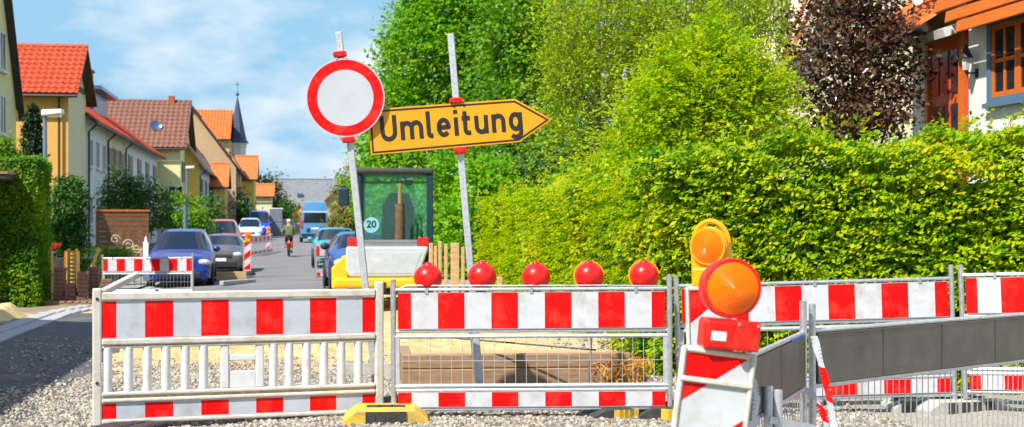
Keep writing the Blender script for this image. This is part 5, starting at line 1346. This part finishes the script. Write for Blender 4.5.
# ------------------------------------------------------------------ cars
def car(label, loc, rz, pm, prof, cat='car', group=None, plate=True, name='parked_car', rear=False):
    loc = (loc[0], loc[1], loc[2]+RZ(loc[0], loc[1]))
    t = thing(name, label, cat, loc, rz, group)
    Y = np.array(prof['y']); L = Y[-1]
    brk = prof['ws'] + prof['rw'] + sum([list(x) for x in prof['sw']], [])
    st_ = sorted(set(list(Y) + list(np.linspace(0, L, 26)) + brk))
    f = lambda k, y: float(np.interp(y, Y, prof[k]))
    rings = []
    for y in st_:
        zl, wl_, zb_, wb, zt_, wt = (f(k, y) for k in ('zl','wl','zb','wb','zt','wt'))
        zt_ = max(zt_, zb_+.03); top = zt_-.05
        lerp = lambda q: (wb+(wt-wb)*q, zb_+(top-zb_)*q)
        half = [(wl_*.9, zl), (wl_, zl+.08), (wb+.025, zl+(zb_-zl)*.55), (wb, zb_), lerp(.10), (lerp(.5)[0]+.012, lerp(.5)[1]), lerp(.92), (wt*.86, zt_-.018), (wt*.45, zt_-.003)]
        ring = [(x, z) for x, z in half] + [(0, zt_)] + [(-x, z) for x, z in reversed(half)]
        rings.append([(x, y, z) for x, z in ring])
    K = len(rings[0]); body, wsg, rwg, sw = MB(), MB(), MB(), [MB() for _ in prof['sw']*2]
    inn = lambda a, b, r_: a >= r_[0]-1e-6 and b <= r_[1]+1e-6
    for i in range(len(st_)-1):
        for k in range(K-1):
            quad = [rings[i][k], rings[i][k+1], rings[i+1][k+1], rings[i+1][k]]
            tgt = body; kk = min(k, K-2-k)
            if kk >= 6 and inn(st_[i], st_[i+1], prof['ws']): tgt = wsg
            elif kk >= 6 and inn(st_[i], st_[i+1], prof['rw']): tgt = rwg
            elif kk in (4, 5):
                for q, r_ in enumerate(prof['sw']):
                    if inn(st_[i], st_[i+1], r_): tgt = sw[q*2+(0 if k < K/2 else 1)]
            tgt.add(quad, [(0,1,2,3)])
    for i in (0, len(st_)-1): body.add(rings[i], [tuple(range(K))])
    def weld(mb, nm, m_):
        if not mb.f: return
        o = mb.build(nm, m_, t)
        bm = bmesh.new(); bm.from_mesh(o.data); bmesh.ops.remove_doubles(bm, verts=bm.verts, dist=1e-4); bmesh.ops.recalc_face_normals(bm, faces=bm.faces); bm.to_mesh(o.data); bm.free()
        o.data.shade_smooth(); o.data.set_sharp_from_angle(angle=R(38)); return o
    weld(body, 'body', pm); weld(wsg, 'windscreen', M['carglass']); weld(rwg, 'rear_window', M['carglass'])
    for q in sw: weld(q, 'side_window', M['carglass'])
    wbm = max(prof['wb'])
    r_ = prof.get('r', .31)
    for x in (-1, 1):
        for y in prof['axles']:
            g = MB(); g.lathe([(0,-.02),(r_*1.18,-.02),(r_*1.18,.02),(0,.02)], 20, 0, Matrix.Translation((x*(wbm+.012),y,r_)) @ Matrix.Rotation(R(90),4,'Y')); g.build('wheel_well_shade', M['darktrim'], t)  # dark disc on the body side stands in for the shaded wheel well
            wheel(t, x*(wbm-.07), y, r_, .21)
    zf = prof['zh']; wf = f('wb', .12)
    for x in (-1, 1):
        if not rear:
            g = MB(); g.ball((x*(wf-.10),.16,zf),(.19,.16,.095),14,8); g.build('headlight', M['chrome'], t, smooth=True)
        xe = f('wb', L-.05)
        g = MB(); g.ball((x*(xe-.06),L-.05,zf+.22),(.09,.10,.20),10,6); g.build('tail_light', M['tail'], t, smooth=True)
        ym = prof['ws'][0]+.25
        g = MB(); g.ball((x*(wbm+.10),ym,f('zb',ym)+.10),(.11,.07,.085),12,8); g.build('mirror', pm if not prof.get('dkm') else M['darktrim'], t, smooth=True)
    fz = f('zl',0)
    g = MB(); g.box((-.42,-.022,zf-.12),(.42,.05,zf+.0)); g.build('grille', M['darktrim'], t, bevel=.02)
    g = MB(); g.box((-.60,-.018,fz+.03),(.60,.05,fz+.17)); g.build('air_intake', M['darktrim'], t, bevel=.02)
    if plate:
        g = MB(); g.box((-.26,-.035,fz+.18),(.26,-.022,fz+.29)); g.build('number_plate', M['plate'], t)
        g = MB(); g.box((-.26,L+.002,zf+.05),(.26,L+.015,zf+.16)); g.build('number_plate', M['plate'], t)
    g = MB(); g.box((-.03,f('y',0) if False else prof['ws'][1]+.1,0),( .03,prof['ws'][1]+.11,.01)) if False else None
    un = MB(); un.box((-wbm*.85,.3,f('zl',1)-.02),(wbm*.85,L-.3,f('zl',1)+.2)); un.build('underbody', M['darktrim'], t)
    return t
def P_(L, H, kind):
    if kind == 'mpv':
        return dict(y=[0,.06,.25,.7,1.05,1.85,2.6,3.5,4.0,4.3,L], zt=[.60,.74,.86,.98,1.05,H-.07,H,H-.03,H-.2,1.0,.75], zb=[.55,.68,.80,.90,.95,.98,1.0,1.02,1.02,.9,.7],
            wb=[.60,.74,.83,.87,.885,.89,.89,.885,.86,.80,.70], wt=[.5,.6,.68,.70,.70,.60,.62,.60,.58,.56,.5], wl=[.62,.76,.84,.87,.88,.88,.88,.87,.85,.8,.7], zl=[.26,.20,.18,.18,.18,.18,.18,.18,.2,.24,.30],
            ws=[1.08,1.82], rw=[3.55,4.2], sw=[(1.5,2.45),(2.52,3.4),(3.47,3.95)], axles=(.88,3.5), zh=.70)
    if kind == 'hatch':
        return dict(y=[0,.06,.25,.75,1.1,1.8,2.4,3.1,3.6,3.85,L], zt=[.55,.70,.80,.92,.98,H-.05,H,H-.04,H-.3,.95,.7], zb=[.52,.64,.76,.86,.91,.93,.95,.97,.97,.85,.66],
            wb=[.56,.70,.78,.82,.83,.835,.835,.83,.80,.75,.66], wt=[.46,.56,.64,.66,.66,.57,.58,.56,.54,.52,.48], wl=[.58,.72,.79,.82,.83,.83,.83,.82,.8,.75,.66], zl=[.26,.2,.18,.18,.18,.18,.18,.18,.2,.24,.30],
            ws=[1.12,1.78], rw=[3.15,3.75], sw=[(1.45,2.3),(2.37,3.05)], axles=(.80,3.15), zh=.66)
    if kind == 'van':
        return dict(y=[0,.08,.3,.8,1.3,1.9,2.6,4.8,5.2,L-.02,L], zt=[.7,.95,1.10,1.25,1.7,H-.1,H,H,H-.02,H-.10,H-.30], zb=[.66,.85,1.0,1.12,1.2,1.25,1.3,1.3,1.3,1.28,1.2],
            wb=[.7,.85,.92,.96,.98,.99,.99,.99,.98,.96,.94], wt=[.55,.65,.72,.76,.78,.78,.78,.76,.75,.73,.70], wl=[.72,.88,.94,.97,.98,.98,.98,.98,.97,.96,.94], zl=[.34,.3,.28,.28,.28,.28,.28,.28,.28,.3,.34],
            ws=[.85,1.85], rw=[0,0], sw=[(1.35,2.2)], axles=(.95,4.2), zh=.85, r=.34)
blue = paint('blue_car_paint', (.002,.018,.17))
car('blue compact people carrier parked facing the camera', (gat(179,39).x, gat(179,39).y, 0), R(1.5), blue, P_(4.4,1.64,'mpv'))
p = gat(217,47.5); car('dark grey car parked behind the blue one', (p.x+.05,p.y,0), R(-1), paint('grey_car_paint', (.07,.06,.055)), P_(4.2,1.36,'hatch'))
p = gat(221,72); car('orange-red car with its roof showing above the dark grey car', (p.x,p.y,0), 0, paint('orange_car_paint', (.62,.10,.03)), P_(4.3,1.82,'mpv'))
p = gat(249,99); car('pale blue-white car far down the left kerb', (p.x,p.y,0), 0, paint('pale_car_paint', (.52,.64,.74)), P_(4.3,1.72,'mpv'))
p = gat(258,118); v_ = car('bright blue delivery van far down on the left', (p.x,p.y,0), 0, paint('bright_blue_paint', (.01,.03,.60)), P_(5.4,2.35,'van'), 'van')
p = gat(337,50); car('turquoise car parked on the right beyond the small barrier', (p.x,p.y,0), 0, paint('turquoise_car_paint', (.02,.36,.44)), P_(3.9,1.44,'hatch'))
p = gat(371,31.5); car('small dark blue car half hidden by the wheel loader', (p.x-.02,p.y,0), R(2), paint('dark_blue_car_paint', (.008,.05,.26)), dict(P_(3.9,1.36,'hatch'), dkm=True))
p = gat(341,100); car('white car far off on the right beyond the turquoise one', (p.x,p.y,0), 0, paint('white_car_paint', (.75,.76,.78)), P_(4.2,1.55,'mpv'))
p = gat(272,128); car('deep blue car at the far end left of the cyclist', (p.x+1.2,p.y+14,0), 0, paint('deep_blue_car_paint', (.01,.02,.30)), P_(4.2,1.6,'mpv'))
# light blue high-roof van seen from behind
lb = paint('light_blue_van_paint', (.09,.28,.52))
p = gat(315,96)
v = car('light blue high-roofed van driving away', (p.x,p.y+5.5,0), R(180), lb, P_(5.5,2.85,'van'), 'van', rear=True, name='van')
L = 5.5
g = MB(); g.prism([(-.78,1.35),(.78,1.35),(.72,2.02),(-.72,2.02)], L-.02, L+.03); g.build('rear_window', M['carglass'], v, bevel=.02)
for x in (-1,1):
    g = MB(); g.box((x*.88-.07,L-.03,.95),(x*.88+.07,L+.03,1.55)); g.build('tail_light', M['tail'], v, bevel=.02)
    g = MB(); g.box((x*.45-.12,L-.0,.7),(x*.45+.12,L+.025,.95)); g.build('door_handle_recess', M['darktrim'], v) if x > 0 else None
g = MB(); g.box((-.92,L-.05,.42),(.92,L+.08,.60)); g.build('rear_bumper', M['darktrim'], v, bevel=.03)
g = MB(); g.box((-.86,L-.03,2.06),(.86,L+.02,2.12)); g.build('roof_seam', M['lampwhite'], v)
# grey double-stacked container by the road
p = gat(276,122); p.z = RZ(p.x,p.y)
t = thing('site_container', 'grey stacked site container beside the bright blue van', 'container', p)
for k in range(2):
    g = MB(); g.box((-.55,0,.1+k*1.2),(.55,1.6,1.26+k*1.2)); g.build('box', M['slate'], t, bevel=.03)
g = MB(); g.box((-.6,-.03,2.47),(.6,1.65,2.56)); g.build('lid', M['lampwhite'], t)
# planks and bollard feet beside the dark car
p = gat(231,42.5); p.z = RZ(p.x,p.y); t = thing('board_stack', 'stack of pale boards at the kerb in front of the dark grey car', 'timber', p, R(8))
for k in range(3): g = MB(); g.box((-1.0,-.1+.02*k,.05+k*.07),(.45,.14+.02*k,.115+k*.07)); g.build('board', M['wood'], t, bevel=.006)
p = gat(238,39.5); p.z = RZ(p.x,p.y); t = thing('kerb_stone_loose', 'loose white kerb stone lying on the road beside the beacon', 'kerb stone', p, R(62)); g = MB(); g.box((-.9,-.07,0),(.9,.07,.13)); g.build('stone', M['kerb'], t, bevel=.02)

# ------------------------------------------------------------------ cyclist
p = gat(289.5, 67)
p.z = RZ(p.x, p.y)
bk = thing('bicycle', 'red bicycle ridden away from the camera down the street', 'bicycle', p, R(4))
for y in (0, 1.05):
    g = MB(); Mr = Matrix.Translation((0,y,.34)) @ Matrix.Rotation(R(90),4,'Y')
    g.lathe([(.315,-.02),(.345,-.012),(.345,.012),(.315,.02),(.315,-.02)], 24, 0, Mr); wo_ = g.build('wheel', M['tyre'], bk, smooth=True)
    g = MB()
    for k in range(8): a = math.pi*k/8; g.tube((0,y-.31*math.cos(a),.34-.31*math.sin(a)),(0,y+.31*math.cos(a),.34+.31*math.sin(a)), .004, n=4)
    g.build('spokes', M['galv'], wo_)
redp = paint('red_bicycle_paint', (.60,.03,.015))
g = MB()
for a, b_ in (((0,0,.34),(0,.45,.32)), ((0,.45,.32),(0,.30,.85)), ((0,0,.34),(0,.30,.80)), ((0,.45,.32),(0,.92,.80)), ((0,.30,.78),(0,.92,.88)), ((0,.92,.92),(0,1.05,.34))): g.tube(a, b_, .02, n=8)
g.build('frame', redp, bk, smooth=True)
g = MB(); g.path([(-.28,.82,1.02),(-.12,.92,1.0),(.12,.92,1.0),(.28,.82,1.02)], .015, 8); g.build('handlebar', M['darksteel'], bk, smooth=True)
g = MB(); g.ball((0,.28,.90),(.09,.14,.04),10,6); g.build('saddle', M['black'], bk, smooth=True)
for x in (-1,1):
    g = MB(); g.box((x*.09-.05 if x<0 else .05,-.18,.42),(x*.09+.0 if x<0 else .16,.16,.72)); g.build('pannier', redp, bk, bevel=.03)
g = MB(); g.tube((-.10,.45,.32),(.10,.45,.32), .02, n=6); g.box((.10,.40,.18),(.2,.5,.21)); g.box((-.2,.40,.44),(-.10,.5,.47)); g.build('pedals', M['darksteel'], bk)
pr_ = thing('person', 'cyclist in dark vest and black shorts riding away with pale helmet', 'person', p, R(4))
J = {'pel':(0,.28,.98,.15,.12), 'waist':(0,.36,1.16,.15,.11), 'chest':(0,.47,1.36,.19,.13), 'neck':(0,.55,1.52,.06,.06), 'head':(0,.58,1.64,.09,.10), 'top':(0,.58,1.74,.07,.08)}
E = [('pel','waist'),('waist','chest'),('chest','neck'),('neck','head'),('head','top')]
for x, n_ in ((-1,'l'),(1,'r')):
    up = x < 0
    J['hip'+n_] = (x*.10,.30,.94,.10,.10); J['knee'+n_] = (x*.12,.66,.78 if up else .62,.07,.07); J['ank'+n_] = (x*.12,.42,.50 if up else .26,.045,.05); J['toe'+n_] = (x*.12,.56,.46 if up else .21,.04,.035)
    J['sh'+n_] = (x*.20,.50,1.42,.07,.07); J['el'+n_] = (x*.31,.66,1.20,.045,.045); J['wr'+n_] = (x*.28,.80,1.05,.032,.03); J['ha'+n_] = (x*.27,.87,1.03,.04,.03)
    E += [('pel','hip'+n_),('hip'+n_,'knee'+n_),('knee'+n_,'ank'+n_),('ank'+n_,'toe'+n_),('chest','sh'+n_),('sh'+n_,'el'+n_),('el'+n_,'wr'+n_),('wr'+n_,'ha'+n_)]
keys = list(J); me = bpy.data.meshes.new('body'); me.from_pydata([J[k][:3] for k in keys], [(keys.index(a),keys.index(b_)) for a,b_ in E], [])
ob = bpy.data.objects.new('body', me); COL.objects.link(ob)
sk = ob.modifiers.new('skin','SKIN'); sd = ob.modifiers.new('sub','SUBSURF'); sd.levels = 2; sd.render_levels = 2
for i, k in enumerate(keys): me.skin_vertices[0].data[i].radius = J[k][3:5]; me.skin_vertices[0].data[i].use_root = (k == 'pel')
bpy.context.view_layer.update()
me2 = bpy.data.meshes.new_from_object(ob.evaluated_get(bpy.context.evaluated_depsgraph_get())); bpy.data.objects.remove(ob)
shirt = mat('dark_green_vest', (.06,.09,.03), (.12,.16,.03), 6, .8); shorts = mat('black_shorts', (.012,.012,.014), None, rough=.8)
me2.materials.clear()
for m_ in (M['skin'], shirt, shorts, M['darktrim']): me2.materials.append(m_)
for f_ in me2.polygons:
    c = f_.center; mi = 0
    if 1.04 < c.z < 1.50 and abs(c.x) < .26: mi = 1
    elif .55 < c.z <= 1.08 and c.y < .72: mi = 2
    elif c.z < .32 or (c.x < 0 and c.z < .52): mi = 3
    if c.z > 1.0 and abs(c.x) > .26: mi = 0
    f_.material_index = mi; f_.use_smooth = True
me2.name = 'body'; link_mesh('body', me2, pr_)
g = MB(); g.ball((0,.58,1.73),(.105,.135,.085),14,8); g.build('helmet', M['lampwhite'], pr_, smooth=True)
for x in (-1,1):
    g = MB(); g.ball((x*.095,.58,1.65),(.015,.025,.035),8,6); g.build('ear', M['skin'], pr_, smooth=True)
g = MB(); g.ball((0,.685,1.645),(.015,.02,.025),8,6); g.build('nose', M['skin'], pr_, smooth=True)

# ------------------------------------------------------------------ street lamps, fences and clutter on the left
def street_lamp(label, px, py, X, head):
    q = onX(px, py, X); t = thing('street_lamp', label, 'street lamp', (X, q.y, 0), 0, 'street lamps on the left pavement')
    g = MB(); g.tube((0,0,-.05),(0,0,q.z), .055, .04, 10); g.build('pole', M['lampblue'], t, smooth=True)
    g = MB(); g.prism([(-.05,q.z-.05),(head,q.z+.0),(head,q.z+.10),(-.05,q.z+.08)], -.16, .16); g.build('lamp_head', M['lampwhite'], t, bevel=.02)
    g = MB(); g.box((.05,-.12,q.z-.055),(head-.05,.12,q.z-.02)); g.build('diffuser', M['chrome'], t)
street_lamp('street lamp with flat white head in front of the ochre house', 45, 114, -5.1, .36)
street_lamp('street lamp with white head beside the pale yellow house', 187, 168, -5.0, .34)
q = gat(185,57); t = thing('sign_pole', 'blue-grey sign pole with side arm above the blue car', 'post', (q.x,q.y,0))
g = MB(); g.tube((0,0,-.05),(0,0,EYE+20*57/FPX), .06, n=8); g.build('pole', M['lampblue'], t, smooth=True)
g = MB(); g.beam((-.7,0,EYE+19*57/FPX),(0,0,EYE+17*57/FPX), .06, .07); g.build('arm', M['lampblue'], t)

# paver stacks on a pallet
pv = MB(); pv.box((-.105,-.10,0),(.105,.10,.078)); pvo = pv.build('paver', M['paver'], None, bevel=.008); pmesh = pvo.data
bpy.data.objects.remove(pvo)
def stack(label, px, d, n):
    p = gat(px, d); t = thing('paver_stack', label, 'paver stack', (p.x,p.y,.13-.16), random.uniform(-.2,.2), 'stacks of brown pavers')
    for k in range(n):
        o = link_mesh('paver', pmesh, t); o.location = (random.uniform(-.012,.012), random.uniform(-.01,.01), k*.082); o.rotation_euler = (0,0,random.uniform(-.06,.06))
        b_ = o.modifiers.new('bevel','BEVEL'); b_.width = .008
stack('tallest stack of brown pavers, leftmost on the pallet', 60, 28, 8)
stack('shortest stack of brown pavers, second from the left', 70.5, 28, 4)
stack('tall stack of brown pavers left of the small barrier, third from the left', 82.5, 28, 7)
stack('stack of brown pavers beside the small barrier post', 94, 28.5, 8)
stack('low stack of brown pavers half behind the white barrier brace', 106.5, 28.4, 5)
p0, p1 = gat(50,27.9), gat(112,27.9); p0.z = p1.z = -.16
t = thing('pallet', 'long wooden pallet carrying the brown paver stacks', 'pallet', M=frame_matrix(p0,p1)); Lp = (p1-p0).length
for y in (-.25,0,.25): g = MB(); g.box((0,y-.04,0),(Lp,y+.04,.09)); g.build('runner', M['woodbrown'], t)
for k in range(9): x = k*(Lp-.1)/8; g = MB(); g.box((x,-.3,.092),(x+.1,.3,.128)); g.build('slat', M['woodbrown'], t)
# yellow timber racks behind
def rack(label, px, d, w, z0, z1, n):
    p = gat(px, d); p.z = -.12; t = thing('timber_rack', label, 'timber rack', p, -TH)
    for x in (-w/2, w/2): g = MB(); g.box((x-.012,-.06,0),(x+.012,.06,z1)); g.build('upright', M['woodyellow'], t)
    for k in range(n):
        z = z0+(z1-z0)*k/n; g = MB(); g.box((-w/2+.012,-.05,z),(w/2-.012,.05,z+(z1-z0)/n*.55)); g.build('rung', M['woodyellow'], t)
rack('narrow yellow timber rack beside the tall hedge', 48, 28.7, .15, .1, 1.06, 12)
rack('narrow yellow timber rack right of the brown panel', 72.5, 28.9, .16, .1, 1.10, 12)
p = gat(64,30.2); p.z = -.1; t = thing('crate', 'orange-brown slatted crate side with a dark block for the shaded gap between the two racks', 'crate', p, -TH)
g = MB(); g.box((-.26,.05,.05),(.0,.5,.86)); g.build('gap_shade_block', M['darksteel'], t)  # dark block stands in for the shaded gap between the racks
for k in range(4): g = MB(); g.box((.01+k*.045,-.02,.05),(.05+k*.045,.5,1.0)); g.build('slat', M['woodyellow'] if k%2 else M['woodorange'], t)
p = gat(88,29.4); t = thing('board', 'slanted pale board leaning beside the low green hedge', 'board', p, -TH); g = MB(); g.beam((-.05,0,.25),(.17,.2,.98), .03, .15, up=(0,1,0)); g.build('plank', M['wood'], t)
p = gat(41.5,28); p.z = -.15; t = thing('marker_post', 'short white marker post beside the tall left hedge', 'post', p); g = MB(); g.box((-.03,-.02,0),(.03,.02,.68)); g.build('post', M['lampwhite'], t, bevel=.01); g = MB(); g.box((-.031,-.022,.0),(.031,.022,.2)); g.build('base', M['darksteel'], t)
p = gat(21,27.5); t = thing('marker_stake', 'thin leaning red and white stake by the left hedge', 'stake', p)
g = MB(); g.beam((.05,0,0),(-.02,0,.28), .04, .02, 1); g.beam((-.02,0,.28),(-.09,0,.52), .04, .02, 0); g.build('stake', [M['red'],M['lampwhite']], t)
b = gat(54,31); tree('flower_pot_plant', 'red geraniums between the hedge and the crate', 'flowers', b, [ell(55,246,31,11,5,None,b)], 24, 8, .03, .05, LM['geranium'], trunk_r=0, limbs=3)
# dark awning corner at the left edge
q = at(0,176,27.6); t = thing('shed_roof', 'dark shed roof corner jutting in front of the hedge at the left edge', 'shed', (q.x-1.0,q.y,0))
g = MB(); g.box((-1.2,-1.2,q.z-.1),(1.35,.5,q.z+.0)); g.build('roof', M['darksteel'], t, bevel=.02)
g = MB(); g.box((-1.2,-1.23,q.z+.002),(1.38,.5,q.z+.05)); g.build('edge_trim', M['woodbrown'], t)
for x in (-1.0, .6): g = MB(); g.box((x,-.9,0),(x+.1,-.8,q.z-.1)); g.build('post', M['darksteel'], t)
# brown board fence, ironwork gate, white gate post
p0, p1 = gat(96,44), gat(149,44.5)
t = thing('board_fence', 'brown horizontal board fence behind the scrolled gate', 'fence', M=frame_matrix(p0,p1)); Lb = (p1-p0).length
for k in range(11): z = .2+k*.155; g = MB(); g.box((0,0,z),(Lb,.03,z+.143)); g.build('board', M['woodfence'], t, bevel=.005)
for x in (0, Lb/2, Lb-.09): g = MB(); g.box((x,.031,0),(x+.09,.12,1.95)); g.build('post', M['woodfence'], t)
g = MB(); g.box((-.03,-.03,1.91),(Lb+.03,.13,1.97)); g.build('cap_rail', M['woodorange'], t)
p0, p1 = gat(109,36.5), gat(141,36.8); p0.z = p1.z = -.12
t = thing('iron_gate', 'cream scrolled wrought iron gate before the board fence', 'gate', M=frame_matrix(p0,p1)); Lg = (p1-p0).length
for i, (cx, cz, r, s, fl) in enumerate(((.16,1.22,.13,1,1),(.50,1.08,.15,1,-1),(.70,.98,.13,-1,1),(.32,.92,.10,-1,1),(.62,.75,.09,1,1))):
    pts = [(cx+fl*r*(1-k/26)*math.cos(s*k*.42), 0, cz+r*(1-k/26)*math.sin(s*k*.42)) for k in range(22)]
    g = MB(); g.path(pts, .014, 6); g.build('scroll', M['iron'], t, smooth=True)
for z in (.15,.62,1.0): g = MB(); g.beam((0,0,z),(Lg,0,z-.05), .02, .03); g.build('rail', M['iron'], t)
for k in range(6): x = k*Lg/5; g = MB(); g.tube((x,0,0),(x,0,1.02), .011, n=6); g.build('bar', M['iron'], t)
p = gat(146,36.8); t = thing('gate_post', 'white gate post with pointed cap left of the blue car', 'post', p); g = MB(); g.box((-.07,-.07,0),(.07,.07,.98)); g.build('shaft', M['lampwhite'], t, bevel=.01); g = MB(); g.lathe([(.08,.98),(.065,1.02),(.03,1.07),(.035,1.12),(.0,1.2)],10); g.build('cap', M['lampwhite'], t, smooth=True)
b = gat(122,36); tree('gate_bush', 'small green bush under the scrolled gate', 'bush', b, [ell(122,256,36,26,20,None,b)], 110, 14, .06, .06, LM['lefthedge'], trunk_r=0, limbs=4)
